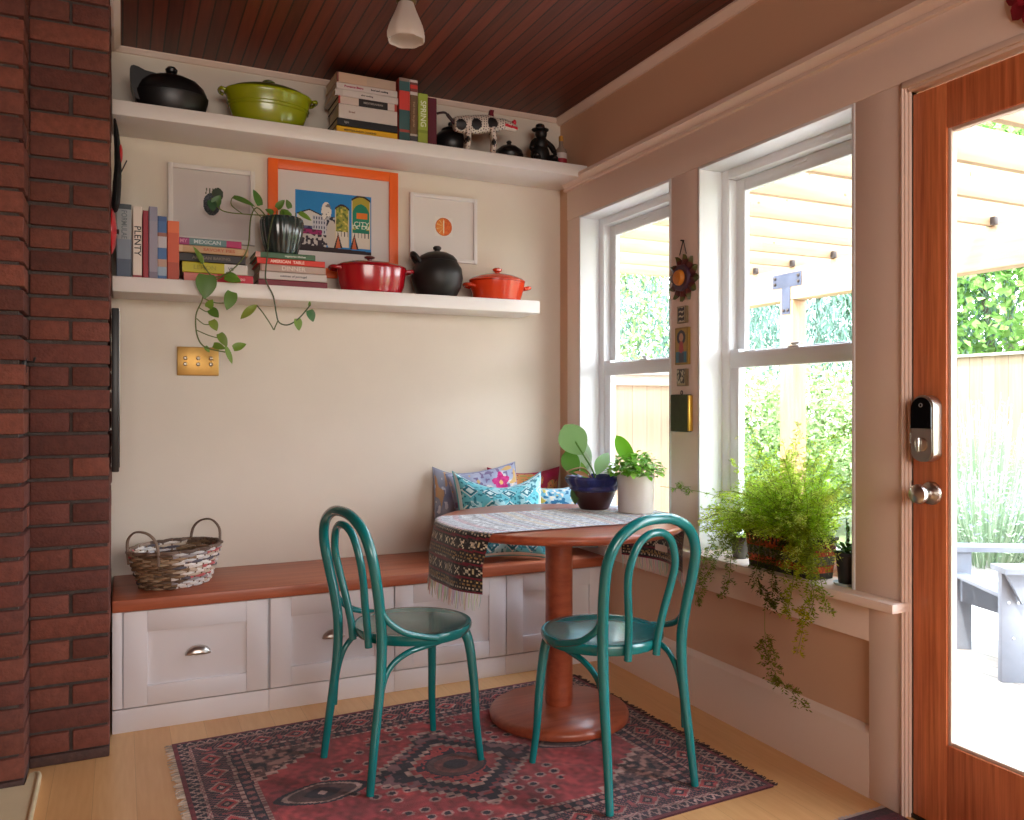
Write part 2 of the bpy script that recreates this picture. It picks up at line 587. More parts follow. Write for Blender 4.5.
mb = MB(); mb.box(-.004, .06, y0 - W - .01, y0 + .01, 0, .012, bev=.002)
mb.build('threshold', mat('dark bronze sill', (48, 40, 36), .4, .6), dt)
# deadbolt: rounded tall housing
ly = y0 - .058
mb = MB()
zc = 1.132; hh = .094; ww = .037
poly = []
for i in range(33):
    a = PI * i / 32
    poly.append((ly + ww * math.cos(a), zc + hh - ww + ww * math.sin(a)))
for i in range(33):
    a = PI + PI * i / 32
    poly.append((ly + ww * math.cos(a), zc - hh + ww * .7 + ww * .7 * math.sin(a)))
mb.prism(poly, -.034, 0, 'x')
small = [(ly + (p[0] - ly) * .90, zc + (p[1] - zc) * .955) for p in poly]
mb.prism(small, -.038, -.033, 'x')
mb.box(-.03, -.008, ly + ww - .004, ly + ww + .008, zc - .045, zc - .012, bev=.003)
db = mb.build('deadbolt', mat('satin steel', (205, 198, 185), .3, 1.0), dt)
top = [p for p in small[:33]] + [(ly - ww * .9, zc + .002), (ly + ww * .9, zc + .002)][::1]
mb = MB(); mb.prism([(p[0], p[1] - .002) for p in top] , -.0405, -.037, 'x')
kp = mb.build('keypad_panel', mat('glossy black', (10, 10, 12), .12), db)
mb = MB(); mb.tube([(-.041, ly + .005 * math.cos(a), zc + .066 + .005 * math.sin(a)) for a in [2 * PI * i / 20 for i in range(20)]], .0012, 6, closed=True)
mb.build('ring_mark', mat('grey mark', (150, 150, 150), .5), kp)
mb = MB(); mb.lathe([(.020, 0), (.020, .004), (.017, .006), (0, .006)], 28, mat=Matrix.Translation((-.038, ly, zc - .045)) @ Matrix.Rotation(-PI / 2, 4, 'Y'))
mb.box(-.056, -.044, ly - .0045, ly + .0045, zc - .065, zc - .025, bev=.003)
mb.build('thumb_turn', STEEL, db)
kz = .948
mb = MB()
R = Matrix.Translation((0, ly - .004, kz)) @ Matrix.Rotation(-PI / 2, 4, 'Y')
mb.lathe([(.033, 0), (.033, .004), (.030, .009), (.018, .012), (.013, .016), (.012, .030), (.016, .036), (.025, .042), (.0285, .052), (.0265, .062), (.017, .069), (0, .071)], 36, mat=R)
mb.build('door_knob', STEEL, dt)
mb = MB(); mb.box(-.004, .02, y0 + .001, y0 + .004, kz - .03, kz + .03); mb.build('strike_plate', STEEL, dt)

# ------------------------------------------------------------------ brick chimney
BR_M = mat('red brown brick', (150, 80, 60), .85, attr=True, var=.35, vscale=45, bump=.35, bscale=120)
MORT = mat('dark mortar', (84, 74, 70), .95, var=.3, vscale=40, bump=.5, bscale=160)
r2 = random.Random(3)
ch = thing('brick_chimney', 'red brown brick chimney standing left of the bench', 'chimney', (0, 0, 0), kind='structure')
core = MB()
g = .016
core.box(-2.9, -2.118 - .006, -.685 + g, -.003, 0, CEIL)
core.box(-2.9, -2.355 - g, -.855 + g, -.685, 0, CEIL)
core.build('mortar', MORT, ch)
mb = MB()


def bricks_tone():
    b = r2.choice([(120, 66, 52), (113, 62, 50), (126, 71, 56), (108, 60, 50), (118, 67, 55), (104, 57, 48)])
    k = r2.uniform(.88, 1.1)
    return tuple(min(255, c * k) for c in b)


P = .0763
k = 0
z = .04
mb.box(-2.355, -2.118, -.685, -.46, 0, .034, bev=.004, col=(86, 62, 56))
mb.box(-2.9, -2.355, -.855, -.64, 0, .034, bev=.004, col=(86, 62, 56))
while z < CEIL - .01:
    z1 = min(z + P - .0115, CEIL - .002)
    j = lambda: r2.uniform(-.0022, .0022)
    # front face of the pillar
    segs = [(-2.354, -2.118)] if k % 2 else [(-2.354, -2.239), (-2.229, -2.118)]
    for a, b in segs:
        e = j()
        dpt = .11 if k % 2 else (.225 if b > -2.2 else .11)
        mb.box(a + j() * .5, b + j() * .5, -.685 + e, -.685 + dpt, z + j() * .6, z1 + j() * .6, bev=.0045, col=bricks_tone())
    # return side of the pillar
    y = -.685 + (.12 if k % 2 else .235)
    while y < -.03:
        y1 = min(y + .225, -.004)
        mb.box(-2.23, -2.118 + j(), y, y1, z + j() * .5, z1 + j() * .5, bev=.0045, col=bricks_tone())
        y = y1 + .01
    # the projecting breast to its left
    xs = -2.355
    w = .115 if k % 2 else .235
    side = .225 if k % 2 else .115
    mb.box(xs - w, xs + j(), -.855 + j(), -.855 + side, z + j() * .6, z1 + j() * .6, bev=.004, col=bricks_tone())
    if k % 2 == 0:
        mb.box(xs - .1, xs + j(), -.73, -.645, z, z1, bev=.004, col=bricks_tone())
    x = xs - w - .01
    while x > -2.88:
        x0_ = max(x - .225, -2.9)
        mb.box(x0_, x, -.855 + j(), -.75, z + j() * .6, z1 + j() * .6, bev=.004, col=bricks_tone())
        x = x0_ - .01
    z += P; k += 1
mb.build('brickwork', BR_M, ch)
mb = MB()
mb.box(-2.364, -2.352, -.80, -.775, 1.30, 1.345, bev=.002); mb.tube([(-2.352, -.787, 1.335), (-2.335, -.787, 1.335), (-2.33, -.787, 1.35)], .004, 8)
tag(mb.build('hook', BLACK), 'small black iron hook fixed on the brick chimney', 'hook')

# pale rounded hearth lip at the chimney foot
mb = MB()
poly = [(-2.9, -1.6), (-2.312, -1.6), (-2.312, -.80), (-2.318, -.775), (-2.332, -.765), (-2.345, -.775), (-2.353, -.862), (-2.9, -.862)]
mb.prism(poly, 0, .022, 'z')
mb.tube([(-2.317, -1.6, .02), (-2.317, -1.2, .02), (-2.317, -.81, .02), (-2.322, -.782, .019), (-2.334, -.772, .014)], .008, 10)
tag(mb.build('hearth_slab', mat('cream hearth', (220, 200, 160), .5, var=.06, vscale=6)), 'cream hearth slab with a rounded raised edge at the chimney foot', 'hearth')

# black wall screen seen edge-on on the chimney side
t = thing('wall_screen', 'thin black screen seen edge-on against the brick chimney', 'screen', (-2.112, -.42, 1.25))
mb = MB(); mb.box(.0, .024, -.22, .22, -.285, .285, bev=.004); mb.build('casing', BLACK, t)
mb = MB(); mb.box(.0225, .026, -.21, .21, -.27, .275); mb.build('display', mat('dark screen', (12, 12, 14), .1), t)

# ------------------------------------------------------------------ shelves
mb = MB(); mb.box(-2.113, -.002, -.285, -.002, 2.318, 2.376, bev=.003)
tag(mb.build('floating_shelf', SHELF_WHITE), 'long white upper shelf just below the ceiling', 'shelf', 'white floating shelves')
mb = MB(); mb.box(-2.113, -.25, -.255, -.002, 1.640, 1.700, bev=.003)
tag(mb.build('floating_shelf', SHELF_WHITE), 'shorter white lower shelf holding pictures, books and pots', 'shelf', 'white floating shelves')

# ------------------------------------------------------------------ bench
mb = MB(); mb.box(-2.112, -.022, -.502, -.003, .444, .488, bev=.005)
tag(mb.build('wooden_bench', BENCHWOOD), 'long red brown wooden bench seat over white drawers', 'bench')
PULL = STEEL


def cup_pull(parent, x, z):
    mb = MB()
    n, m_ = 20, 8
    vs, fs = [], []
    for j in range(m_ + 1):
        b = PI / 2 * j / m_
        for i in range(n + 1):
            a = PI * i / n
            vs.append((x + .046 * math.cos(a) * (1 - .0 * j), -.4885 - .024 * math.sin(b) * math.sin(a) ** .7 - .001, z - .014 + .034 * math.sin(a) * math.cos(b * .96)))
    for j in range(m_):
        for i in range(n):
            q = j * (n + 1) + i
            fs.append((q, q + 1, q + n + 2, q + n + 1))
    mb.add(vs, fs)
    o = mb.build('cup_pull', PULL, parent)
    md = o.modifiers.new('Solidify', 'SOLIDIFY'); md.thickness = .002
    return o


units = [(-2.112, -2.074, -1.5635, 'white drawer cabinet next to the brick chimney, under the basket'),
         (-1.5585, -1.5535, -1.0525, 'white drawer cabinet half hidden behind the left chair back'),
         (-1.0500, -1.0475, -.5395, 'white drawer cabinet behind the seat of the left chair'),
         (-.5370, -.5345, -.0300, 'white drawer cabinet behind the table pedestal, nearest the window wall')]
for q, (xa, da, dbx, lab) in enumerate(units):
    xb = units[q + 1][0] if q < 3 else -.022
    t = thing('bench_cabinet', lab, 'cabinet', (xa, 0, 0), group='white drawer cabinets under the bench seat')
    mb = MB(); mb.box(.0005, xb - xa - .0005, -.462, -.004, 0, .443, bev=.001)
    if q == 0: mb.box(.0005, .034, -.489, -.460, .090, .4425, bev=.002)
    mb.build('body', CAB_WHITE, t)
    kb = MB(); kb.box(.0005, xb - xa - .0005, -.484, -.4615, 0, .084, bev=.0015); kb.build('kick_board', CAB_WHITE, t)
    a, b = da - xa, dbx - xa
    mb = MB(); z0, z1, sw = .090, .440, .080
    mb.box(a, a + sw, -.4895, -.4625, z0, z1, bev=.002); mb.box(b - sw, b, -.4895, -.4625, z0, z1, bev=.002)
    mb.box(a + sw, b - sw, -.4895, -.4625, z0, z0 + .072, bev=.002); mb.box(a + sw, b - sw, -.4895, -.4625, z1 - .078, z1, bev=.002)
    mb.box(a + sw - .004, b - sw + .004, -.4765, -.4626, z0 + .068, z1 - .074)
    d = mb.build('drawer', CAB_WHITE, t)
    cup_pull(d, (a + b) / 2, .270).location = (0, .012, 0)
# ================================================================== RUG
NZ = smooth_noise(5); NZ2 = smooth_noise(11)
RED = (152, 52, 58); RED2 = (178, 70, 70); NAVY = (42, 32, 46); CREAM = (178, 142, 132); PINK = (142, 88, 86); BROWN = (92, 62, 62)
RW, RH = .822, .605


def rug_col(x, y):
    u, v = x, y
    wob = (NZ(u * 30, v * 30) - .5) * .008
    ex, ey = RW - abs(u), RH - abs(v)
    d = min(ex, ey) + wob * .5
    t = v if ex < ey else u
    n = NZ2(u * 60 + 9, v * 60); n2 = NZ(u * 9, v * 9)
    if d < .014:
        c = (120, 42, 50)
    elif d < .046:
        p = (t / .034) % 1; q = (d - .014) / .032
        c = CREAM if abs(abs(p - .5) * 2 - q) < .22 else NAVY
    elif d < .058:
        c = CREAM if (int(t / .012) + int(d / .006)) % 2 else PINK
    elif d < .152:
        p = ((t + .0) / .118) % 1 - .5; q = (d - .105) / .047
        k = abs(p) / .42 + abs(q) / .9
        if k < .22: c = CREAM
        elif k < .45: c = NAVY
        elif k < .78: c = RED2
        elif k < .93: c = CREAM
        else:
            c = NAVY if (int(p * 24) + int(q * 6)) % 3 else PINK
            if abs(abs(p) - .5) < .06 and abs(q) < .5: c = (150, 70, 72)
    elif d < .166:
        c = CREAM if (int(t / .010)) % 3 else (110, 64, 66)
    elif d < .200:
        p = (t / .04) % 1 - .5; q = (d - .183) / .017
        c = PINK if p * p * 4 + q * q * .5 < .28 else NAVY
    elif d < .212:
        c = CREAM if int(t / .009) % 2 else PINK
    else:
        fx, fy = RW - .212, RH - .212
        a, b = fx - abs(u), fy - abs(v)
        sa, sb = math.floor(a / .036), math.floor(b / .028)
        k = sa + sb
        c = mixc(RED, RED2, n2)
        if k < 7:
            c = BROWN if (int(u / .016) + int(v / .012)) % 2 else (110, 78, 74)
            if n > .62: c = (150, 108, 100)
            if n < .3: c = NAVY
        elif k == 7:
            c = CREAM if n > .35 else BROWN
        # stepped central medallion
        mu, mv = math.floor(abs(u) / .022) * .022, math.floor(abs(v) / .020) * .020
        m = mu / .285 + mv / .285
        if m < 1.0:
            c = NAVY
            if .93 < m: c = CREAM
            elif m > .74 and n > .58: c = (120, 82, 86)
            elif m < .60:
                c = RED2 if m < .53 else CREAM
                e = (u / .10) ** 2 + (v / .085) ** 2
                if e < 1: c = BROWN if e > .55 else ((130, 70, 66) if e > .18 else NAVY)
                if .94 < e < 1.12: c = NAVY
                if m < .53 and n > .72 and e > 1.1: c = NAVY
            elif abs(m - .80) < .03: c = (150, 60, 64)
        else:
            # pointed ovals either side of the medallion
            uu = abs(u) - .445
            e = (abs(uu) / .15) ** 1.25 + (abs(v) / .075) ** 1.7
            if e < 1:
                c = BROWN
                if e > .8: c = NAVY
                elif e > .66: c = CREAM
                elif e < .3: c = NAVY if e > .06 else (196, 160, 150)
            else:
                gx, gy = (u + 2) / .052, (v + 2) / .048
                fxr, fyr = gx % 1 - .5, gy % 1 - .5
                on = NZ(math.floor(gx) * 3.7, math.floor(gy) * 5.3) > .55
                rr = fxr * fxr + fyr * fyr
                if on and k > 8 and rr < .13 and m < 1.75:
                    c = (178, 130, 124) if rr > .045 else NAVY
    w = .70 + .46 * n + (n2 - .5) * .24
    c = tuple(max(0, min(255, q * w)) for q in c)
    g = (NZ(u * 5 + 3, v * 5 + 8) - .45) * .5
    return mixc(c, (128, 96, 94), max(0, g))


def rug_pt(a, b):
    x, y = (a - .5) * 2 * RW, (b - .5) * 2 * RH
    h = .006 + .0025 * (NZ(x * 3.5 + 1, y * 14 + 2) - .3) * (1 if abs(x) < RW - .02 else 0)
    h += .004 * max(0, math.sin((x * .8 + y) * 34)) * math.exp(-((x - .33) / .16) ** 2 - ((y + .12) / .14) ** 2)
    return (x, y, h)


RUGM = mat('wool rug', (150, 60, 60), .95, attr=True, bump=.35, bscale=300, sheen=.15, spec=.2)
rt = thing('patterned_rug', 'worn red and navy patterned rug under the table and chairs', 'rug', (-1.076, -1.254, 0), math.radians(2.3))
mb = MB(); mb.sheet(rug_pt, 340, 250, lambda a, b: rug_col((a - .5) * 2 * RW, (b - .5) * 2 * RH))
mb.build('pile', RUGM, rt)
mb = MB(); mb.box(-RW + .001, RW - .001, -RH + .001, RH - .001, .0005, .004); mb.build('backing', mat('rug backing', (80, 40, 44), .95), rt)
r3 = random.Random(4)
for sgn, colr, ln, nm in ((-1, (205, 186, 168), .022, 'pale fringe at one end of the rug'), (1, (70, 48, 48), .026, 'dark fringe at the other end of the rug')):
    mb = MB()
    n = 190
    for i in range(n):
        y = -RH + (i + .5) * 2 * RH / n
        L = ln * r3.uniform(.6, 1.25); dy = r3.uniform(-.012, .012)
        k = r3.uniform(.75, 1.1)
        mb.tube([(sgn * (RW - .004), y, .004), (sgn * (RW + L * .5), y + dy * .4, .0036), (sgn * (RW + L), y + dy, .0022)], .0017, 5, col=tuple(c * k for c in colr))
    tag(mb.build('fringe', mat('fringe yarn', (200, 180, 160), .95, attr=True), rt), nm)

# corner of a second rug by the door
t = thing('door_mat', 'corner of a dark crimson mat with pale fringe in front of the door', 'rug', (-.03, -2.075, 0), 0)
r3 = random.Random(8)
def mat_col(a, b):
    k = .75 + .5 * NZ2(a * 90, b * 90)
    c = (96, 26, 44) if b < .95 else (64, 20, 34)
    return tuple(q * k for q in c)
mb = MB()
mb.sheet(lambda a, b: (-.62 + a * .62, -.56 + b * .56, .006), 60, 54, mat_col)
mb.box(-.62, 0, -.56, 0, .0005, .005, col=(60, 18, 30))
mb.build('pile', RUGM, t)
mb = MB()
for i in range(110):
    x = -.62 + i * .62 / 109
    mb.tube([(x, -.002, .004), (x + r3.uniform(-.004, .004), r3.uniform(.012, .02), .002)], .0018, 5, col=(205, 188, 182))
mb.build('fringe', mat('fringe yarn'), t)

# ================================================================== TABLE
TC = (-.566, -1.032); TZ = .765; TR = .472
t = thing('pedestal_table', 'round red brown wooden pedestal table on a disc foot', 'table', (TC[0], TC[1], 0))
mb = MB()
mb.lathe([(0, TZ - .032), (TR - .03, TZ - .032), (TR - .012, TZ - .030), (TR - .003, TZ - .022), (TR, TZ - .014), (TR - .002, TZ - .006), (TR - .008, TZ - .001), (TR - .016, TZ), (0, TZ)], 96)
mb.build('tabletop', TABLEWOOD, t)
mb = MB(); mb.lathe([(.049, .058), (.052, .07), (.052, TZ - .09), (.054, TZ - .085), (.11, TZ - .05), (.12, TZ - .0325)], 48)
mb.build('column', TABLEWOOD, t)
mb = MB(); mb.lathe([(.255, .010), (.264, .016), (.266, .03), (.262, .040), (.250, .047), (.10, .055), (.054, .058), (0, .058)], 96)
mb.build('disc_foot', TABLEWOOD, t)

# ------------------------------------------------------------------ runner
def runner_col(s, tt):
    # s: metres along the cloth from its middle, tt: -.5..+.5 across
    a = abs(s)
    n = NZ2(s * 260, tt * 120)
    if a < .395:  # woven stripes, paled on the tabletop: window glare put into the colour
        k = int((s + 2) / .011)
        r = random.Random(k * 31 + 5).random()
        dash = ((tt * 30 + r * 7 + NZ(k * 2.3, tt * 40) * .6) % 1)
        if r < .30: c = (214, 220, 226) if dash < .72 else (96, 104, 128)
        elif r < .48: c = (150, 168, 190) if dash < .5 else (212, 214, 220)
        elif r < .62: c = (206, 170, 184) if dash < .6 else (120, 96, 118)
        elif r < .76: c = (110, 124, 150) if dash < .5 else (206, 212, 220)
        elif r < .86: c = (206, 196, 180)
        else: c = (74, 80, 100) if dash < .6 else (190, 200, 210)
        return tuple(q * (.84 + .25 * n) for q in c)
    k = (a - .395)
    c = (27, 24, 27)
    if n > .66: c = (64, 56, 54)
    b = k % .094
    p = (tt / .11) % 1
    if b < .007: c = (150, 118, 74) if (tt * 46 + b * 90) % 1 < .6 else (30, 26, 26)
    elif .012 < b < .017: c = (190, 178, 156) if (tt * 34) % 1 < .5 else (30, 28, 30)
    elif .022 < b < .030: c = (112, 22, 46)
    elif .036 < b < .066:
        q = (b - .051) / .015
        if abs(abs(q) - abs(p - .5) * 3.2) < .24 and abs(p - .5) < .3: c = (216, 206, 184)
        elif abs(p) < .05: c = (205, 190, 150) if abs(q) < .6 else c
    elif .070 < b < .077: c = (112, 22, 46)
    elif .083 < b < .088: c = (176, 150, 96) if (tt * 30) % 1 < .45 else (40, 34, 34)
    return tuple(q * (.8 + .4 * n) for q in c)


Y0, Y1 = -.256, .214     # relative to the table centre
DROP = .205


def runner_edge(y):
    return math.sqrt(max(TR * TR - y * y, .01)) + .001


def runner_pt(a, b):
    y = Y0 + b * (Y1 - Y0)
    edge = runner_edge(y)
    s = (a * 2 - 1) * (edge + DROP)
    rb = .016
    top = TZ + .0035
    sg = 1 if s > 0 else -1
    d = abs(s)
    wav = math.sin(b * 9.5 + (0 if sg < 0 else 2.0)) * .5 + .5
    if d < edge - rb:
        return (s, y, top + .0015 * NZ(s * 9, y * 9))
    arc = rb * PI / 2
    q = d - (edge - rb)
    if q < arc:
        f = q / rb
        return (sg * (edge - rb + (rb + .0035) * math.sin(f)), y, top - rb + rb * math.cos(f))
    dz = q - arc
    k = min(1, dz / .10)
    yy = y + (.012 * math.sin(b * 7 + 1) + .030 * (1 - b)) * k
    # hanging straight down, the cloth draws in towards a chord
    ch = runner_edge(Y0 if abs(Y0) > abs(Y1) else Y1)
    return (sg * (edge + .0045 + .016 * wav * k), yy, top - rb - dz)


def runner_face(a, b):
    y = Y0 + b * (Y1 - Y0)
    e = runner_edge(y)
    s = (a * 2 - 1) * (e + DROP)
    d = abs(s) - (e - .012)
    return runner_col(s if d < 0 else (.395 + d) * (1 if s > 0 else -1), b - .5) if d >= 0 else runner_col(max(-.394, min(.394, s * .394 / (e - .012))), b - .5)


RUNM = mat('woven runner', (120, 120, 130), .9, attr=True, sheen=.5, bump=.2, bscale=420, spec=.15)
rn = thing('table_runner', 'striped woven table runner hanging over both sides of the round table', 'runner', (TC[0], TC[1], 0))
mb = MB(); mb.sheet(runner_pt, 210, 70, runner_face)
o = mb.build('cloth', RUNM, rn, smooth=80)
r3 = random.Random(9)
for sgn in (0, 1):
    mb = MB()
    for i in range(48):
        b = (i + .5) / 48
        p = runner_pt(sgn, b)
        L = r3.uniform(.04, .062)
        ox = (1 if sgn else -1) * .003
        mb.tube([p, (p[0] + ox, p[1] + r3.uniform(-.006, .006), p[2] - L * .5), (p[0] + ox + r3.uniform(-.004, .004), p[1] + r3.uniform(-.009, .009), p[2] - L)], [.0021, .0018, .001], 5, col=tuple(q * r3.uniform(.8, 1.05) for q in (214, 204, 190)))
    mb.build('fringe', mat('fringe yarn'), rn)

# ================================================================== CHAIRS
def make_chair(label, loc, rz):
    c = thing('bentwood_chair', label, 'chair', loc, rz, group='teal bentwood chairs')
    SZ = .46
    mb = MB()
    mb.lathe([(0, SZ - .036), (.172, SZ - .036), (.190, SZ - .034), (.199, SZ - .018), (.200, SZ - .008), (.197, SZ - .002), (.188, SZ), (.176, SZ - .003), (.12, SZ - .008), (0, SZ - .010)], 72, sx=.99, sy=1.0, at=(.024, 0, 0))
    mb.build('seat', TEAL, c)
    half = [(-.222, .172, .0), (-.205, .166, .14), (-.182, .160, .32), (-.176, .160, .45), (-.186, .168, .55), (-.204, .178, .65), (-.220, .176, .735), (-.230, .142, .80), (-.236, .075, .838), (-.238, 0, .848)]
    full = half + [(x, -y, z) for x, y, z in half[::-1][1:]]
    pts = cat(full, 7)
    n = len(pts)
    rad = [.0125 + .0045 * min(1, min(i, n - 1 - i) / 20) for i in range(n)]
    def seg(a, b):
        m = MB(); m.tube(pts[a:b + 1], rad[a:b + 1], 14); return m
    cut = 21   # the joint where leg becomes hoop, at seat height
    lg = [seg(0, cut), seg(n - 1 - cut, n - 1)]
    seg(cut, n - 1 - cut).build('outer_back_hoop', TEAL, c)
    for m in lg: m.build('leg', TEAL, c)
    ih = [(-.170, .058, .415), (-.175, .060, .47), (-.188, .070, .55), (-.204, .088, .64), (-.217, .092, .705), (-.226, .070, .768), (-.231, .036, .798), (-.233, 0, .805)]
    ip = cat(ih + [(x, -y, z) for x, y, z in ih[::-1][1:]], 7)
    mb = MB(); mb.tube(ip, .0125, 12); mb.build('inner_back_hoop', TEAL, c)
    for s in (-1, 1):
        mb = MB()
        p = cat([(.158, .112 * s, SZ - .034), (.170, .124 * s, .38), (.180, .138 * s, .25), (.184, .146 * s, .12), (.196, .156 * s, 0)], 6)
        mb.tube(p, [.0185 - .007 * i / (len(p) - 1) for i in range(len(p))], 14)
        mb.build('leg', TEAL, c)
        mb = MB()
        mb.tube(cat([(-.192, .170 * s, .575), (-.166, .176 * s, .525), (-.118, .188 * s, .485), (-.058, .194 * s, .463), (-.0, .2015 * s, .449)], 6), [.0105] * 25, 10)
        mb.build('hip_bracket', TEAL, c)
    u = [(-.190, .158, .175), (-.180, .158, .28), (-.150, .156, .365), (-.085, .160, .408), (.02, .148, .417), (.10, .112, .418), (.140, .055, .419), (.152, 0, .419)]
    up_ = cat(u + [(x, -y, z) for x, y, z in u[::-1][1:]], 6)
    mb = MB(); mb.tube(up_, .0095, 10); mb.build('leg_brace', TEAL, c)
    return c


make_chair('teal bentwood chair with its back to the brick chimney, facing the table from the left', (-1.212, -1.152, .0105), math.radians(11))
make_chair('teal bentwood chair with its back to the viewer, beside the fern window', (-.662, -1.532, .0105), math.radians(98))

# ================================================================== CUSHIONS
def cushion(label, w, h, th, loc, rot, colf, tassels=False, seed=1, sag=0.0):
    t = thing('cushion', label, 'cushion', loc, rot=rot, group='cushions on the bench')
    nz = smooth_noise(seed)
    def F(side):
        def f(a, b):
            u, v = a * 2 - 1, b * 2 - 1
            x = w / 2 * u * (1 - .10 * (1 - v * v)); z = h / 2 * v * (1 - .10 * (1 - u * u))
            z -= sag * h * (1 - u * u) * max(0, v) ** 2
            q = max(0, (1 - u * u) * (1 - v * v))
            y = th / 2 * q ** .42 + .010 * (nz(a * 5, b * 5) - .5) * q ** .3 * 2
            if q == 0: y = 0
            return (x, side * max(y, 0), z + h / 2)
        return f
    mb = MB()
    mb.sheet(F(-1), 96, 96, lambda a, b: colf(a, b))
    bk = MB(); bk.sheet(F(1), 30, 30, lambda a, b: colf(a, b))
    mb.add(bk.v, [f[::-1] for f in bk.f], list(bk.c))
    o = mb.build('cover', CUSH, t, smooth=80)
    mb = MB()
    pts = []
    for k in range(4):
        for i in range(12):
            s = -1 + 2 * i / 12
            u, v = [(s, -1), (1, s), (-s, 1), (-1, -s)][k]
            x = w / 2 * u * (1 - .10 * (1 - v * v)); z = h / 2 * v * (1 - .10 * (1 - u * u)) - sag * h * (1 - u * u) * max(0, v) ** 2
            pts.append((x, 0, z + h / 2))
    mb.tube(pts, .004, 6, closed=True, col=colf(.02, .02)); mb.build('piping', CUSH, t)
    R_ = Euler(rot).to_matrix()
    lo = min((R_ @ v.co).z for v in o.data.vertices)
    t.location.z = BZ + .0045 - lo
    return t


CUSH = mat('cushion cloth', (200, 200, 200), .9, attr=True, sheen=.3, bump=.15, bscale=260, spec=.2)
cn1, cn2, cn3 = smooth_noise(21), smooth_noise(22), smooth_noise(23)


def col_floral(a, b):
    u, v = a * 8, b * 8
    n = cn1(u, v); k = cn2(u * 3, v * 3)
    c = mixc((138, 146, 176), (196, 200, 214), n)
    if n > .6 and k > .5: c = (216, 206, 200)
    if k < .24: c = (116, 104, 140)
    if cn3(u * 1.3 + 5, v * 1.3) > .84: c = (206, 170, 110)
    for cx, cy, r in ((.40, .60, .16), (.72, .80, .12), (.16, .74, .10), (.40, .2, .12)):
        q = math.hypot(a - cx, b - cy)
        th = math.atan2(b - cy, a - cx)
        if q < r * (1 + .22 * math.sin(5 * th + cx * 9)):
            c = mixc((178, 26, 104), (214, 74, 142), cn2(a * 34, b * 34))
            if q < r * .25: c = (230, 190, 120)
    return c


def col_grey(a, b):
    n = cn3(a * 6, b * 9)
    c = mixc((112, 118, 140), (168, 170, 180), n)
    if cn1(a * 10 + 2, b * 6) > .80: c = (190, 150, 110)
    if cn2(a * 16, b * 16) > .78: c = (206, 206, 210)
    q = math.hypot(a - .95, b - .42)
    if q < .2: c = (190, 36, 110)
    return c


def col_orange(a, b):
    n = cn2(a * 9, b * 9); k = cn1(a * 30, b * 30)
    c = mixc((196, 104, 62), (214, 150, 96), n)
    if n < .34: c = (150, 40, 62)
    elif k > .68: c = (156, 150, 84)
    elif k < .26: c = (120, 70, 70)
    if a < .14 or (b > .90 and a > .8): c = mixc((158, 26, 72), c, .2 * n)
    if math.hypot(a - .22, b - .62) < .13: c = (178, 32, 106)
    return c


def col_teal(a, b):
    n = cn3(a * 7, b * 7); k = cn1(a * 40, b * 40)
    p, q = (a * 4.5) % 1 - .5, (b * 4.5) % 1 - .5
    r = abs(p) + abs(q)
    c = (96, 178, 190)
    if r < .20: c = (196, 218, 216)
    elif r < .34: c = (24, 108, 124)
    elif r < .42: c = (200, 216, 214)
    if n > .60: c = mixc(c, (186, 214, 216), .65)
    if k > .66: c = mixc(c, (20, 92, 108), .7)
    if b < .02 or b > .98 or a < .02 or a > .98: c = (214, 226, 224)
    return c


def col_blue(a, b):
    n = cn1(a * 9 + 3, b * 9); k = cn2(a * 22, b * 22)
    c = mixc((92, 168, 196), (206, 214, 216), n)
    if k > .62: c = (40, 108, 148)
    if k < .22: c = (224, 212, 188)
    if cn3(a * 12, b * 12) > .76: c = (196, 178, 84)
    return c


BZ = .4885
cushion('teal and white diamond patterned cushion in front, just behind the runner', .44, .41, .15, (-.515, -.430, BZ), (math.radians(-20), math.radians(2), math.radians(-4)), col_teal, seed=3, sag=.15)
cushion('pale lavender cushion with magenta flowers, behind the teal diamond one', .37, .39, .10, (-.465, -.225, BZ), (math.radians(-12), math.radians(-7), math.radians(2)), col_floral, seed=4, sag=.0)
cushion('grey blue cushion with tan smudges, at the left end of the pile', .29, .385, .06, (-.60, -.085, BZ), (math.radians(-10), math.radians(5), math.radians(4)), col_grey, seed=5, sag=.03)
cushion('orange and magenta paisley cushion leaning against the cream wall', .40, .385, .08, (-.232, -.065, BZ), (math.radians(-6), math.radians(1), math.radians(-2)), col_orange, seed=6, sag=.04)
cushion('blue and white blotched cushion in the corner, below the window sill', .33, .33, .11, (-.165, -.375, BZ), (math.radians(-16), math.radians(-4), math.radians(-14)), col_blue, seed=7, sag=.05)

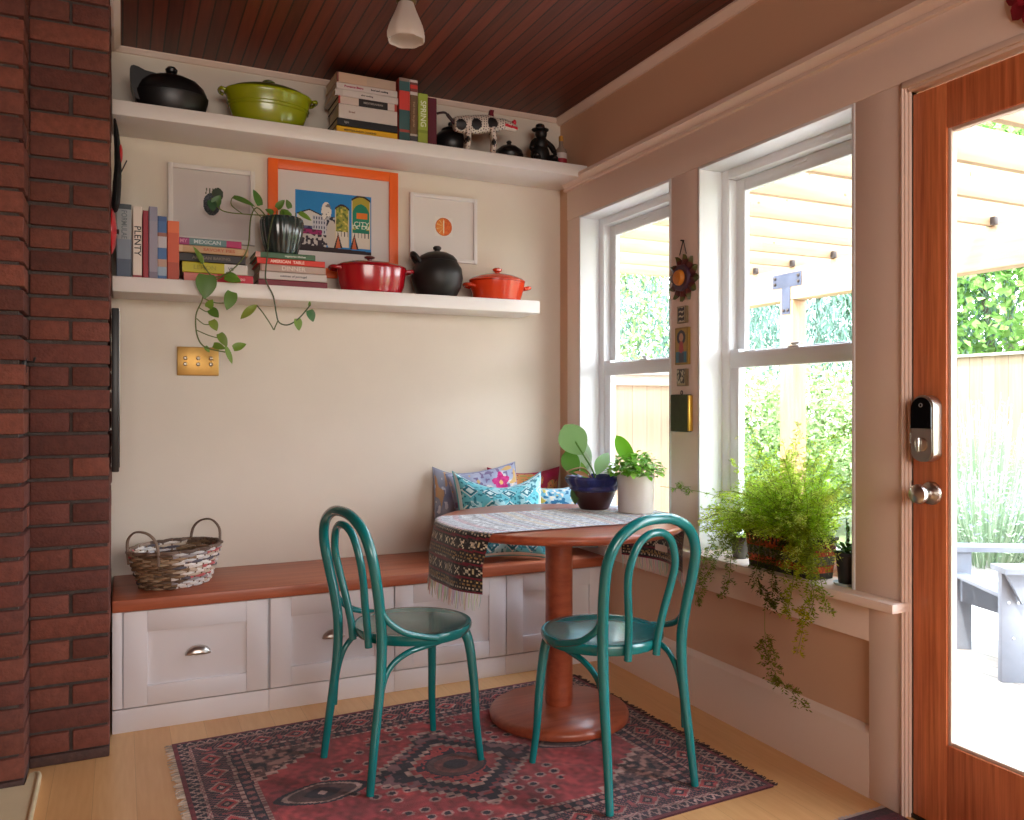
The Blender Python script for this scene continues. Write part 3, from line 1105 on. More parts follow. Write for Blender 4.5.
# ================================================================== BASKET
r3 = random.Random(12)
bk = thing('wicker_basket', 'oval brown and white woven basket with two handles on the bench', 'basket', (-1.885, -.262, .4885), math.radians(46))
bk.scale = (1.10, 1.10, 1.0)
WICK = mat('woven paper strand', (150, 120, 90), .7, attr=True)
mb = MB()
H = .150; NST = 30; rows = 17
def brad(z):
    f = z / H
    return .128 + .050 * f ** .8, .098 + .036 * f ** .8
for row in range(rows):
    z = .006 + row * (H - .010) / (rows - 1)
    ax, ay = brad(z)
    M_ = 120
    for i in range(M_):
        # strands run for a while, then change tone
        pass
    strand = []
    tone = None
    start = r3.randrange(M_)
    i = 0
    while i < M_:
        ln = r3.randint(5, 16)
        seg = []
        for j in range(ln + 1):
            a = 2 * PI * ((start + i + j) % M_) / M_ if i + j <= M_ else 2 * PI * ((start + M_) % M_) / M_
            w = .0055 * math.sin(NST * a / 2 * 1.0 + PI * row)
            seg.append(((ax + w) * math.cos(a), (ay + w) * math.sin(a), z + r3.uniform(-.0012, .0012)))
            if i + j >= M_: break
        a = 2 * PI * ((start + i) % M_) / M_
        wa = a + math.radians(46)
        rightside = math.cos(wa) > -.05 if math.sin(wa) < 0 else math.cos(wa) < .3
        pal = [(214, 204, 196), (196, 190, 188), (222, 214, 206), (150, 140, 140), (178, 84, 82), (88, 82, 90), (190, 170, 150)] if rightside else [(132, 104, 76), (110, 84, 60), (146, 118, 88), (92, 70, 52), (160, 136, 110)]
        if row == rows - 1: pal = [(92, 72, 60), (110, 88, 74), (150, 130, 116)]
        mb.tube(seg, .0056 if row < rows - 1 else .0075, 6, col=r3.choice(pal))
        i += ln
mb.build('weave', WICK, bk)
mb = MB()
for i in range(NST):
    a = 2 * PI * (i + .5) / NST
    mb.tube([((brad(z)[0]) * math.cos(a), (brad(z)[1]) * math.sin(a), z) for z in (.004, .05, .1, H)], .0032, 6, col=(120, 96, 74))
mb.build('stakes', WICK, bk)
mb = MB(); mb.lathe([(0, .002), (.13, .002), (.13, .007), (0, .007)], 40, sy=.76, col=(120, 98, 76)); mb.build('base', WICK, bk)
for s in (-1, 1):
    ax, ay = brad(H)
    p = []
    for a0, zz in ((-.50, .10), (-.50, .155), (-.44, .195), (-.24, .222), (0, .230), (.24, .222), (.44, .195), (.50, .155), (.50, .10)):
        a = (0 if s > 0 else PI) + a0 * s
        k = 1.0 + (.03 if zz > .15 else 0)
        p.append((ax * k * math.cos(a) - s * (0 if zz < .2 else .008), ay * k * math.sin(a), zz))
    mb = MB(); q = cat(p, 5); mb.tube(q, .0065, 8, flat=.6, col=(118, 96, 80) if s < 0 else (104, 84, 70))
    mb.build('handle', WICK, bk)
# ================================================================== BOOKS
r4 = random.Random(31)


def book(label, h, t, d, bands, loc, flat=False, rz=0.0, titles=(), group='', tilt=0.0):
    """Spine faces -y. bands: (fraction where it starts, colour) from the foot up. Upright: foot at loc; flat: right end at loc."""
    e = thing('book', label, 'book', loc, rot=(0, -PI / 2, 0) if flat else (0, 0, 0), group=group)
    if flat:
        e.rotation_euler = (Matrix.Rotation(rz, 3, 'Z') @ Matrix.Rotation(-PI / 2, 3, 'Y')).to_euler()
    else:
        e.rotation_euler = (0, tilt, rz)
    mb = MB()
    c0 = bands[0][1]; cl = bands[-1][1]
    side = bands[0][1] if len(bands) < 3 else bands[len(bands) // 2][1]
    th = min(.0028, t * .12)
    for i, (a, c) in enumerate(bands):
        b = bands[i + 1][0] if i + 1 < len(bands) else 1
        prof = [(-t / 2, .004), (-t / 2, .002), (-t / 2 + .003, 0), (t / 2 - .003, 0), (t / 2, .002), (t / 2, .004)]
        n = len(prof)
        vs = [(x, y, h * a) for x, y in prof] + [(x, y, h * b) for x, y in prof]
        mb.add(vs, [(k, k + 1, n + k + 1, n + k) for k in range(n - 1)] + ([tuple(range(n))[::-1]] if i == 0 else []) + ([tuple(range(n, 2 * n))] if i == len(bands) - 1 else []), [c] * (n + 1))
    mb.box(-t / 2, -t / 2 + th, .003, d, 0, h, col=side); mb.box(t / 2 - th, t / 2, .003, d, 0, h, col=side)
    cv = mb.build('cover', ATTR, e, smooth=30)
    mb = MB(); mb.box(-t / 2 + th, t / 2 - th, .004, d - .004, .004, h - .004); mb.build('pages', PAPER, e)
    for tt in titles:
        s, size, pos, colr = tt[:4]
        sx = tt[4] if len(tt) > 4 else 1.0
        m = mat('ink %d %d %d' % colr, colr, .5)
        # reads down an upright spine (flat books turn it level)
        if flat:
            mx = frame_mtx((0, 0, 1), (-1, 0, 0), (0, -.0006, h * pos))
        else:
            mx = frame_mtx((0, 0, -1), (1, 0, 0), (0, -.0006, h * pos))
        if flat:
            # flat: local -z runs to the left, so the line runs along +z turned over
            mx = frame_mtx((0, 0, -1), (1, 0, 0), (0, -.0006, h * pos))
        text(s, size, mx, m, cv, 'lettering', bold=.0004, sx=sx)
    return e


# --- lower shelf, upright
LS = 1.7005; YF = -.225
G = 'cookbooks standing at the chimney end of the lower shelf'
up_rows = [
    ('thick blue grey hardback, first upright book beside the chimney', -2.072, .054, .288, [(0, (70, 84, 104)), (.25, (120, 134, 148)), (.52, (150, 158, 160)), (.93, (52, 62, 68))], [('FORMULAE', .028, .72, (100, 112, 118), .8)]),
    ('white hardback with PLENTY in black down its spine', -2.024, .033, .283, [(0, (150, 40, 50)), (.04, (222, 210, 196))], [('PLENTY', .034, .52, (30, 28, 28), 1.0)]),
    ('thin plain crimson hardback beside the white PLENTY book', -1.994, .020, .270, [(0, (150, 30, 46))], []),
    ('pale grey lilac upright book between crimson and blue ones', -1.966, .032, .288, [(0, (120, 112, 128)), (.1, (150, 146, 160)), (.8, (140, 140, 158))], []),
    ('blue upright book with white and brown pictures on its spine', -1.933, .034, .253, [(0, (62, 104, 156)), (.06, (150, 170, 190)), (.2, (184, 150, 130)), (.32, (62, 104, 156)), (.5, (190, 186, 190)), (.68, (150, 96, 80)), (.74, (62, 104, 156)), (.92, (52, 88, 140))], []),
    ('orange paperback, last upright book before the flat stack', -1.892, .044, .238, [(0, (176, 70, 44)), (.3, (206, 88, 52)), (.8, (224, 110, 62))], []),
]
for lab, x, t, h, bands, ti in up_rows:
    book(lab, h, t, .185, bands, (x, YF, LS), titles=ti, group=G)

# --- lower shelf, left flat stack (from the shelf up)
G = 'flat stack of cookbooks below the white picture'
z = LS
for lab, t, xr, w, bands, ti in [
    ('pink and red book, lowest of the flat stack left of the ivy pot', .037, -1.582, .270, [(0, (200, 30, 56)), (.52, (214, 124, 112))], [('EL CALDO', .012, .22, (236, 190, 190), 1.0)]),
    ('yellow green book with white end, second from the bottom of its flat stack', .044, -1.604, .254, [(0, (214, 208, 200)), (.36, (190, 178, 28))], [('LEMON', .024, .66, (160, 150, 20), 1.1), ('VB', .018, .26, (90, 90, 90), 1.0)]),
    ('black book with dull lettering, middle of its flat stack', .036, -1.612, .268, [(0, (34, 30, 30))], [('ARTISAN BAKING', .017, .5, (120, 108, 92), 1.1)]),
    ('tan book with orange lettering, second from the top of its flat stack', .031, -1.600, .276, [(0, (188, 152, 112)), (.93, (206, 178, 140))], [('SAVORY PIES', .018, .42, (178, 90, 54), 1.2)]),
    ('teal book with magenta ends marked MEXICAN, top of its flat stack', .029, -1.628, .248, [(0, (176, 34, 96)), (.24, (92, 128, 130)), (.82, (150, 50, 110))], [('MEXICAN', .021, .54, (196, 206, 206), 1.15), ('MY', .02, .91, (206, 130, 160), 1.0)]),
]:
    book(lab, w, t - .0012, .19, bands, (xr, YF + .008 + r4.uniform(-.004, .004), z + t / 2), flat=True, titles=ti, group=G, rz=math.radians(r4.uniform(-1, 1)))
    z += t

# --- lower shelf, stack below the pothos pot
G = 'flat stack of books under the ivy pot'
z = LS
for lab, t, xr, w, bands, ti in [
    ('dark maroon book, lowest of the stack carrying the ivy pot', .030, -1.268, .290, [(0, (120, 20, 40))], []),
    ('white book with small grey title, second from the bottom below the ivy pot', .033, -1.272, .283, [(0, (206, 196, 190)), (.9, (196, 184, 178))], [('cuisines of portugal', .012, .5, (110, 104, 104), 1.2)]),
    ('beige book with pale capital letters, middle of the stack below the ivy pot', .031, -1.276, .276, [(0, (186, 160, 146)), (.98, (150, 110, 100))], [('DINNER', .025, .50, (222, 206, 192), 1.1)]),
    ('bright red book marked AMERICAN TABLE below the ivy pot', .026, -1.280, .284, [(0, (214, 52, 36))], [('AMERICAN  TABLE', .017, .56, (246, 214, 200), 1.0)]),
    ('green book with one white end directly beneath the ivy pot', .026, -1.320, .250, [(0, (70, 108, 78)), (.92, (206, 150, 140))], [('vegetarian kitchen', .011, .34, (196, 206, 190), 1.1)]),
]:
    book(lab, w, t - .0012, .19, bands, (xr, YF + .012 + r4.uniform(-.004, .004), z + t / 2), flat=True, titles=ti, group=G, rz=math.radians(r4.uniform(-1, 1)))
    z += t
STACK2 = z

# --- upper shelf
US = 2.3765; YU = -.262
G = 'flat stack of books on the upper shelf'
z = US
for lab, t, xr, w, bands, ti in [
    ('yellow book, lowest of the flat stack on the upper shelf', .033, -.966, .272, [(0, (232, 178, 14))], [('MEDITERRANEAN COOKING', .011, .62, (120, 90, 20), 1.0)]),
    ('black book just above the yellow one on the upper shelf', .033, -.965, .272, [(0, (22, 22, 26))], [('light', .012, .85, (150, 150, 150), 1)]),
    ('thick white book near the middle of the upper flat stack', .064, -.967, .262, [(0, (210, 200, 192))], [('Bread', .012, .78, (150, 120, 112), 1)]),
    ('red edged white book with a black title block, upper shelf stack', .034, -.968, .262, [(0, (190, 70, 60)), (.04, (214, 200, 190)), (.16, (34, 30, 30)), (.66, (214, 196, 186)), (.97, (180, 60, 54))], [('MEDITERRANEAN', .011, .41, (150, 140, 134), 1)]),
    ('broad white book third from the top of the upper flat stack', .030, -.961, .284, [(0, (214, 206, 200)), (.88, (204, 194, 188))], [('slow cooking', .010, .5, (110, 100, 100), 1)]),
    ('white book with magenta and black title, second from top of upper stack', .028, -.966, .272, [(0, (216, 206, 200))], [('Provence Bistro', .013, .72, (176, 40, 90), 1), ('food and cooking', .011, .3, (44, 40, 44), 1)]),
    ('cream hardback crowning the flat stack on the upper shelf', .044, -.972, .266, [(0, (190, 164, 146)), (.1, (196, 172, 152)), (.5, (206, 176, 150)), (.97, (120, 60, 56))], []),
]:
    book(lab, w, t - .0012, .20, bands, (xr, YU + .006 + r4.uniform(-.004, .004), z + t / 2), flat=True, titles=ti, group=G, rz=math.radians(r4.uniform(-1.2, 1.2)))
    z += t
G = 'upright books on the upper shelf'
for lab, x, t, h, bands, ti in [
    ('teal upright book with a red panel, against the upper flat stack', -.934, .050, .284, [(0, (52, 86, 88)), (.15, (170, 70, 60)), (.19, (56, 92, 92)), (.50, (208, 66, 58)), (.80, (60, 98, 98)), (.95, (140, 120, 110))], []),
    ('brown upright book with a berry picture on its white spine top', -.890, .036, .283, [(0, (196, 188, 182)), (.03, (70, 70, 74)), (.11, (190, 180, 170)), (.14, (110, 84, 58)), (.76, (206, 196, 190)), (.81, (120, 60, 56)), (.86, (206, 60, 50)), (.92, (110, 60, 54)), (.96, (206, 196, 190))], [('fresh from the garden', .013, .45, (160, 132, 100), 1)]),
    ('lime green upright book with white capitals on the upper shelf', -.847, .046, .228, [(0, (150, 166, 62)), (.22, (130, 146, 50)), (.28, (156, 174, 66))], [('SPRING', .036, .60, (226, 230, 206), 1.0)]),
    ('plain maroon upright book, last beside the black pots', -.802, .042, .216, [(0, (88, 18, 38))], []),
]:
    book(lab, h, t, .19, bands, (x, YU, US), titles=ti, group=G)

# ================================================================== PICTURES
def picture(name_label, x0, x1, z0, z1, fw, fcol, frough, mat_col, print_box, print_fn, nu, nv, y=-.003, depth=.022):
    W, H = x1 - x0, z1 - z0
    t = thing('framed_picture', name_label, 'picture', ((x0 + x1) / 2, y, z0))
    m = mat('frame ' + name_label[:12], fcol, frough)
    mb = MB()
    a, b = -W / 2, W / 2
    mb.box(a, a + fw, -depth, 0, 0, H, bev=.0015); mb.box(b - fw, b, -depth, 0, 0, H, bev=.0015)
    mb.box(a + fw, b - fw, -depth, 0, 0, fw, bev=.0015); mb.box(a + fw, b - fw, -depth, 0, H - fw, H, bev=.0015)
    mb.build('frame', m, t)
    mb = MB(); mb.box(a + fw - .002, b - fw + .002, -depth + .012, -.002, fw - .002, H - fw + .002)
    mb.build('mount_board', mat('mount ' + name_label[:12], mat_col, .8), t)
    p0, p1, q0, q1 = print_box
    mb = MB(); mb.sheet(lambda u, v: (p0 + (p1 - p0) * u, -depth + .0112, q0 + (q1 - q0) * v), nu, nv, print_fn)
    mb.build('print', ATTR_MATTE, t, smooth=0)
    return t


def pr_beet(u, v):
    c = (206, 198, 196)
    x, y = (u - .5) * 1.0, (v - .42) * 1.0
    d = math.hypot(x, y)
    if d < .30: c = (54, 62, 70) if cn1(u * 26, v * 40) > .42 else (78, 84, 92)
    lx, ly = u - .72, v - .70
    if (lx / .2) ** 2 + (ly / .17) ** 2 < 1: c = (58, 70, 56)
    for sx in (.42, .52, .30):
        if abs(u - sx - (v - .7) * .15) < .02 and .68 < v < .84: c = (78, 82, 58)
    return c


def pr_orange(u, v):
    x, y = u - .5, v - .5
    d = math.hypot(x, y)
    c = (232, 226, 220)
    if d < .47:
        a = math.atan2(y, x)
        c = mixc((222, 110, 44), (240, 168, 76), cn2(a * 9 + 20, d * 9))
        if abs((a * 5 / PI) % 1 - .5) < .06 and d > .1 and x < 0: c = (246, 208, 150)
        if x > 0: c = mixc((206, 78, 34), (232, 126, 50), cn1(u * 20, v * 20))
        if abs(x) < .03 and abs(y) < .33: c = (246, 226, 190)
        if d > .42: c = (206, 104, 50)
    return c


def pr_town(u, v):
    # a generic waterside street: sky, white houses, two tall painted gables, dark foreground
    n = cn1(u * 40, v * 30)
    c = (38, 130, 196) if n > .1 else (44, 136, 200)
    def tri(x0, x1, top, base): return x0 < u < x1 and base < v < top - abs(u - (x0 + x1) / 2) / (x1 - x0) * .16
    if tri(.02, .34, .70, .18):
        c = (206, 202, 196)
        if abs(v - (.70 - abs(u - .18) / .32 * .16)) < .022: c = (40, 40, 46)
    if .22 < u < .40 and .2 < v < .60:
        c = (190, 190, 198)
        if (u * 30) % 1 < .45 and (v * 13) % 1 < .6: c = (52, 60, 88)
    if math.hypot((u - .40) / .065, (v - .68) / .16) < 1 and v > .3:
        c = (222, 216, 208) if n > .3 else (120, 118, 120)
    if .40 < u < .52 and .12 < v < .60:
        c = (46, 50, 66) if n > .42 else (176, 174, 178)
    if math.hypot((u - .47) / .07, (v - .28) / .26) < 1: c = (196, 186, 176)
    if .0 < u < .22 and .20 < v < .42: c = (40, 44, 86) if n > .45 else (92, 96, 130)
    if .10 < u < .34 and .28 < v < .36: c = (150, 36, 96) if n > .35 else (90, 30, 60)
    if .06 < u < .40 and .06 < v < .28: c = (52, 40, 52) if n > .5 else (196, 186, 180)
    for x0, x1, top, wall in ((.515, .70, .76, (150, 152, 62)), (.735, .985, .94, (170, 156, 52))):
        tp = top + .07 * math.sin(PI * (u - x0) / (x1 - x0))
        if x0 < u < x1 and v < tp and v > .1:
            c = wall
            if v > tp - .035: c = (56, 44, 40)
            elif u - x0 < .012 or x1 - u < .012: c = (206, 192, 160)
            elif v < .36: c = (216, 206, 192) if (u * 22) % 1 > .2 or v < .28 else (60, 60, 60)
            elif x0 > .7:
                if ((u - .86) / .12) ** 2 + ((v - .62) / .24) ** 2 < 1: c = (26, 130, 104)
                if .44 < v < .5 and n > .45: c = (206, 214, 196)
                if abs(v - .66) < .05 and .80 < u < .95: c = (224, 120, 40)
                if v < .42: c = (26, 120, 98)
            elif n > .62: c = (96, 110, 50)
            elif n < .25: c = (206, 186, 90)
    for cx in (.555, .77):
        if abs(u - cx) < .045 * max(0, (.34 - v) / .2) and .08 < v < .34: c = (196, 100, 60) if abs(u - cx) < .03 * max(0, (.3 - v) / .2) else (50, 42, 42)
    if v < .105 - .05 * u: c = (48, 34, 38)
    return c


picture('white framed print of a dark round beet, behind the ivy tendril', -1.902, -1.546, 1.902, 2.229, .020, (222, 216, 212), .5, (204, 196, 194), (-.060, .055, .098, .262), pr_beet, 44, 56)
tp = picture('orange framed print of a waterside street with a blue sky', -1.490, -.889, 1.782, 2.300, .043, (236, 100, 26), .45, (214, 207, 204), (-.180, .172, .118, .392), pr_town, 150, 110)
text('CITY', .034, frame_mtx((1, 0, 0), (0, 0, 1), (.125, -.0115, .258)), mat('mural white', (220, 224, 210), .7), tp, 'lettering')
picture('small white framed print of an orange fruit half, right of the others', -.829, -.481, 1.897, 2.219, .018, (226, 222, 220), .5, (226, 220, 216), (-.046, .046, .124, .218), pr_orange, 60, 60)

# ================================================================== POTS
CLAY = mat('burnished black clay', (22, 21, 22), .38, var=.25, vscale=6)
CLAYB = mat('matte black clay', (30, 29, 28), .45, var=.3, vscale=7)
GREENE = mat('lime green enamel', (146, 156, 16), .25, coat=.5, var=.08, vscale=5)
GREEND = mat('olive lid enamel', (84, 92, 20), .3, coat=.4)
REDE = mat('cherry red enamel', (176, 14, 30), .18, coat=.6, var=.22, vscale=3)
ORE = mat('orange red glaze', (224, 62, 22), .2, coat=.6, var=.08, vscale=4)


def loop_handle(mb, c, w, out, r, ax, z=0):
    """A flat loop handle leaving the pot sideways at c along +-ax."""
    p = [(c[0] - out[0] * .012, c[1] - w, c[2]), (c[0] + out[0] * .7, c[1] - w * .9, c[2] + z), (c[0] + out[0], c[1], c[2] + z * 1.2), (c[0] + out[0] * .7, c[1] + w * .9, c[2] + z), (c[0] - out[0] * .012, c[1] + w, c[2])]
    mb.tube(cat(p, 6), r, 10)


# black roaster with an upturned handle
t = thing('clay_roaster', 'long black clay roaster with a domed lid and upturned handle', 'pot', (-1.895, -.155, US))
mb = MB(); mb.lathe([(0, .0), (.105, .0), (.130, .03), (.142, .075), (.143, .088), (.138, .09), (0, .09)], 56, sx=1.0, sy=.68)
mb.build('pot_body', CLAY, t)
mb = MB(); mb.lathe([(.139, .0905), (.137, .100), (.126, .125), (.10, .150), (.06, .166), (.018, .172), (0, .173)], 56, sx=1.0, sy=.68)
ld = mb.build('lid', CLAY, t)
mb = MB(); mb.lathe([(.012, .170), (.013, .178), (.022, .184), (.024, .194), (.016, .204), (0, .206)], 28, at=(.0, 0, 0)); mb.build('knob', CLAY, ld)
mb = MB()
mb.prism([(-.095, .030), (-.136, .050), (-.152, .10), (-.156, .160), (-.152, .172), (-.142, .177), (-.125, .174), (-.100, .163), (-.06, .158), (-.03, .10)], -.040, .040, 'y')
mb.build('handle', CLAY, t)

# green casserole
t = thing('green_casserole', 'lime green oval casserole with an olive lid on the upper shelf', 'pot', (-1.508, -.155, US))
mb = MB(); mb.lathe([(0, 0), (.135, 0), (.150, .012), (.176, .080), (.192, .140), (.200, .150), (.202, .160), (.198, .166), (.190, .166), (0, .160)], 64, sx=.97, sy=.62)
for zz, rr in ((.092, .182), (.106, .186)): mb.tube([(.97 * rr * math.cos(a), .62 * rr * math.sin(a), zz) for a in [2 * PI * i / 60 for i in range(60)]], .0026, 6, closed=True)
mb.build('pot_body', GREENE, t)
mb = MB(); mb.lathe([(.188, .1665), (.184, .172), (.16, .184), (.12, .197), (.07, .206), (.03, .209), (0, .210)], 64, sx=.97, sy=.62)
ld = mb.build('lid', GREEND, t)
mb = MB(); mb.lathe([(.012, .208), (.013, .214), (.026, .219), (.028, .225), (.020, .231), (0, .232)], 28); mb.build('knob', GREEND, ld)
for s in (-1, 1):
    mb = MB(); loop_handle(mb, (s * .192, 0, .150), .034, (s * .022, 0, 0), .0085, 'x', .006); mb.build('handle', GREENE, t)
t.scale = (.94, .94, .92)
# black round pot behind the toy, and a dark low lid
t = thing('round_clay_pot', 'round black clay pot behind the spotted toy on the upper shelf', 'pot', (-.655, -.110, US))
mb = MB(); mb.lathe([(0, 0), (.05, 0), (.075, .02), (.088, .055), (.084, .09), (.06, .118), (.045, .126), (0, .126)], 44); mb.build('pot_body', CLAY, t)
mb = MB(); mb.lathe([(.047, .1265), (.044, .138), (.02, .150), (.012, .154), (.014, .165), (.01, .172), (0, .174)], 32); mb.build('lid', CLAY, t)
t = thing('low_clay_dish', 'low dark lidded dish between the toy and the dark figurine', 'pot', (-.352, -.12, US))
mb = MB(); mb.lathe([(0, 0), (.052, 0), (.068, .03), (.072, .05), (.068, .054), (0, .054)], 40); mb.build('pot_body', CLAY, t)
mb = MB(); mb.lathe([(.070, .0545), (.064, .072), (.04, .092), (.012, .100), (.010, .108), (.014, .116), (.008, .122), (0, .123)], 36); mb.build('lid', CLAY, t)

# spotted carved animal
SP = mat('painted spots', (220, 214, 204), .5, attr=True)
t = thing('carved_animal', 'white carved animal with black spots, red mouth and crest on upper shelf', 'figurine', (-.545, -.243, US))
t.scale = (.88, .9, .95)
def spot_col(p, big):
    c = (208, 198, 186)
    for q, r in big:
        if (Vector(p) - Vector(q)).length < r: return (14, 13, 14)
    x, y, z = p
    gx, gz = x / .014, z / .012 + (int(x / .014) % 2) * .5
    if (gx % 1 - .5) ** 2 + (gz % 1 - .5) ** 2 < .05: c = (60, 30, 34)
    return c
def spotted_tube(path, rad, big, flat=.8, n=48):
    m = MB(); m.tube(path, rad, n, flat=flat)
    for i, f in enumerate(m.f):
        q = [sum(m.v[k][j] for k in f) / len(f) for j in range(3)]
        m.c[i] = spot_col(q, big)
    return m
body = cat([(-.165, 0, .125), (-.13, 0, .128), (-.06, 0, .136), (.02, 0, .150), (.07, 0, .152), (.10, 0, .150)], 34)
nb = len(body)
bigs = [((-.135, -.03, .12), .028), ((-.050, -.036, .132), .029), ((.045, -.040, .150), .032)]
spotted_tube(body, [.012 + .034 * math.sin(PI * min(1, .18 + .70 * i / (nb - 1))) for i in range(nb)], bigs).build('body', SP, t)
hd = cat([(.085, -.004, .155), (.12, -.01, .158), (.16, -.014, .150), (.195, -.018, .140)], 10); nh = len(hd)
hm = spotted_tube(hd, [.028, .029, .030, .030, .030, .030, .029, .029, .028, .028, .027, .027, .026, .026, .025, .025, .024, .024, .023, .023, .022, .022, .021, .021, .02, .019, .018, .017, .016, .013, .008][:nh], [], .85)
for i, f in enumerate(hm.f):
    q = [sum(hm.v[k][j] for k in f) / len(f) for j in range(3)]
    zc_ = .155 - .12 * max(0, q[0] - .1)
    if q[0] > .115 and abs(q[2] - zc_ + .002) < .006: hm.c[i] = (190, 20, 44)
    elif q[0] > .12 and q[2] < zc_ - .006: hm.c[i] = (222, 214, 204)
h_ = hm.build('head', SP, t)
mb = MB()
for s in (-1, 1):
    mb.ball((.175, -.014 + s * .012, .172), (.010, .007, .014), 14, 8, col=(206, 40, 66))
mb.build('ear', SP, h_)
mb = MB(); mb.prism([(.030, .180), (.062, .180), (.058, .205), (.062, .222), (.040, .222), (.036, .2)], -.010, .010, 'y', col=(110, 14, 36)); mb.build('crest', SP, t)
for nm, x, y in (('leg', .045, -.022), ('leg', .060, .024), ('leg', -.10, -.014), ('leg', -.095, .022)):
    lgp = cat([(x, y, .13), (x + .012, y, .07), (x + .002, y, .0)], 10)
    spotted_tube(lgp, [.017 - .004 * i / len(lgp) for i in range(len(lgp))], [((x + .0, y - .015, .055), .016)], 1.0, 16).build(nm, SP, t)
mb = MB(); mb.tube(cat([(-.160, 0, .128), (-.19, 0, .155), (-.215, -.004, .172), (-.245, -.01, .166), (-.262, -.01, .160)], 6), [.009] * 10 + [.006] * 15, 10, col=(40, 16, 20)); mb.build('tail', SP, t)

# dark seated figurine
DK = mat('dark bronze', (20, 18, 17), .5, .2)
t = thing('dark_figurine', 'dark seated figurine near the right end of the upper shelf', 'figurine', (-.195, -.15, US + .007))
sk = MB()
sk.ball((0, 0, .055), (.050, .042, .062), 24, 14)
sk.ball((.002, -.006, .108), (.036, .032, .045), 24, 14)
sk.ball((.0, -.010, .160), (.030, .030, .032), 24, 14)
sk.build('torso', DK, t)
mb = MB(); mb.lathe([(.0, .182), (.043, .180), (.044, .184), (.026, .190), (.022, .206), (.012, .212), (0, .213)], 30, sx=1, sy=.9); mb.build('hat', DK, t)
for s in (-1, 1):
    mb = MB(); mb.tube(cat([(s * .028, -.006, .125), (s * .052, -.02, .10), (s * .062, -.034, .07), (s * .058, -.05, .055)], 6), [.014] * 12 + [.010] * 7, 12); mb.build('arm', DK, t)
    mb = MB(); mb.tube(cat([(s * .025, -.02, .03), (s * .045, -.055, .032), (s * .05, -.072, .016), (s * .05, -.076, .006)], 6), [.018] * 10 + [.012] * 9, 12); mb.build('leg', DK, t)

# small bottle
t = thing('small_bottle', 'small clear bottle with red label and amber cap by the window wall', 'bottle', (-.088, -.17, US))
mb = MB(); mb.lathe([(0, 0), (.026, 0), (.029, .004), (.029, .085), (.024, .100), (.012, .114), (.0105, .140), (0, .140)], 32); mb.build('bottle_body', mat('pale bottle glass', (150, 130, 116), .12, var=.1, vscale=10), t)
mb = MB(); mb.lathe([(.0297, .018), (.0297, .050), (.0297, .078)], 32, col=[(150, 24, 40), (206, 196, 190)]); mb.build('bottle_label', ATTR, t)
mb = MB(); mb.lathe([(0, .1402), (.012, .1402), (.012, .162), (.010, .166), (0, .166)], 24); mb.build('cap', mat('amber cap', (190, 140, 60), .4), t)

# red oval pot, black jar pot, orange pot on the lower shelf
t = thing('red_dutch_oven', 'large cherry red oval cast iron pot on the lower shelf', 'pot', (-1.052, -.145, LS))
mb = MB(); mb.lathe([(0, 0), (.118, 0), (.134, .008), (.146, .04), (.152, .085), (.156, .112), (.156, .117), (.148, .118), (0, .114)], 64, sx=1.03, sy=.66); mb.build('pot_body', REDE, t)
mb = MB(); mb.lathe([(.157, .1185), (.155, .124), (.140, .132), (.10, .142), (.05, .148), (0, .149)], 64, sx=1.03, sy=.66)
ld = mb.build('lid', REDE, t)
mb = MB(); mb.lathe([(.010, .147), (.011, .158), (.023, .162), (.024, .167), (.018, .171), (0, .172)], 28, at=(-.01, 0, 0)); mb.build('knob', mat('dark red knob', (96, 14, 22), .3), ld)
for s in (-1, 1):
    mb = MB()
    p = [(s * .148, -.042, .106), (s * .180, -.036, .110), (s * .190, -.012, .111), (s * .190, .012, .111), (s * .180, .036, .110), (s * .148, .042, .106)]
    mb.tube(cat(p, 5), .0085, 10, flat=.8)
    mb.build('handle', REDE, t)

t = thing('black_clay_jar', 'round matte black clay pot with knob lid and one ear handle, lower shelf', 'pot', (-.731, -.130, LS))
mb = MB(); mb.lathe([(0, .008), (.07, .008), (.072, 0), (.08, .0), (.092, .012), (.112, .05), (.122, .095), (.116, .14), (.098, .168), (.094, .172), (0, .172)], 56); mb.build('pot_body', CLAYB, t)
mb = MB(); mb.lathe([(.096, .1725), (.094, .182), (.078, .200), (.05, .214), (.02, .220), (.013, .222), (.013, .228), (.019, .232), (.020, .240), (.014, .246), (0, .247)], 48); mb.build('lid', CLAYB, t)
for s in (-1,):
    mb = MB(); mb.tube(cat([(s * .088, -.028 * 1, .158), (s * .112, -.024, .190), (s * .122, 0, .204), (s * .112, .024, .190), (s * .088, .028, .158)], 6), .0105, 10); mb.build('handle', CLAYB, t)

t = thing('orange_casserole', 'small orange red round casserole at the right end of the lower shelf', 'pot', (-.425, -.140, LS))
mb = MB(); mb.lathe([(0, 0), (.105, 0), (.118, .006), (.132, .05), (.140, .086), (.141, .092), (.134, .094), (0, .09)], 56, sx=1, sy=.78); mb.build('pot_body', ORE, t)
mb = MB(); mb.lathe([(.142, .0945), (.142, .100), (.130, .110), (.095, .124), (.05, .133), (.016, .136), (0, .137)], 56, sx=1, sy=.78); ld = mb.build('lid', ORE, t)
mb = MB(); mb.lathe([(.012, .134), (.012, .143), (.022, .148), (.023, .157), (.014, .163), (0, .164)], 28); mb.build('knob', ORE, ld)
for s in (-1, 1):
    mb = MB(); mb.tube(cat([(s * .130, -.034, .066), (s * .160, -.03, .072), (s * .170, 0, .074), (s * .160, .03, .072), (s * .130, .034, .066)], 6), .009, 10); mb.build('handle', ORE, t)

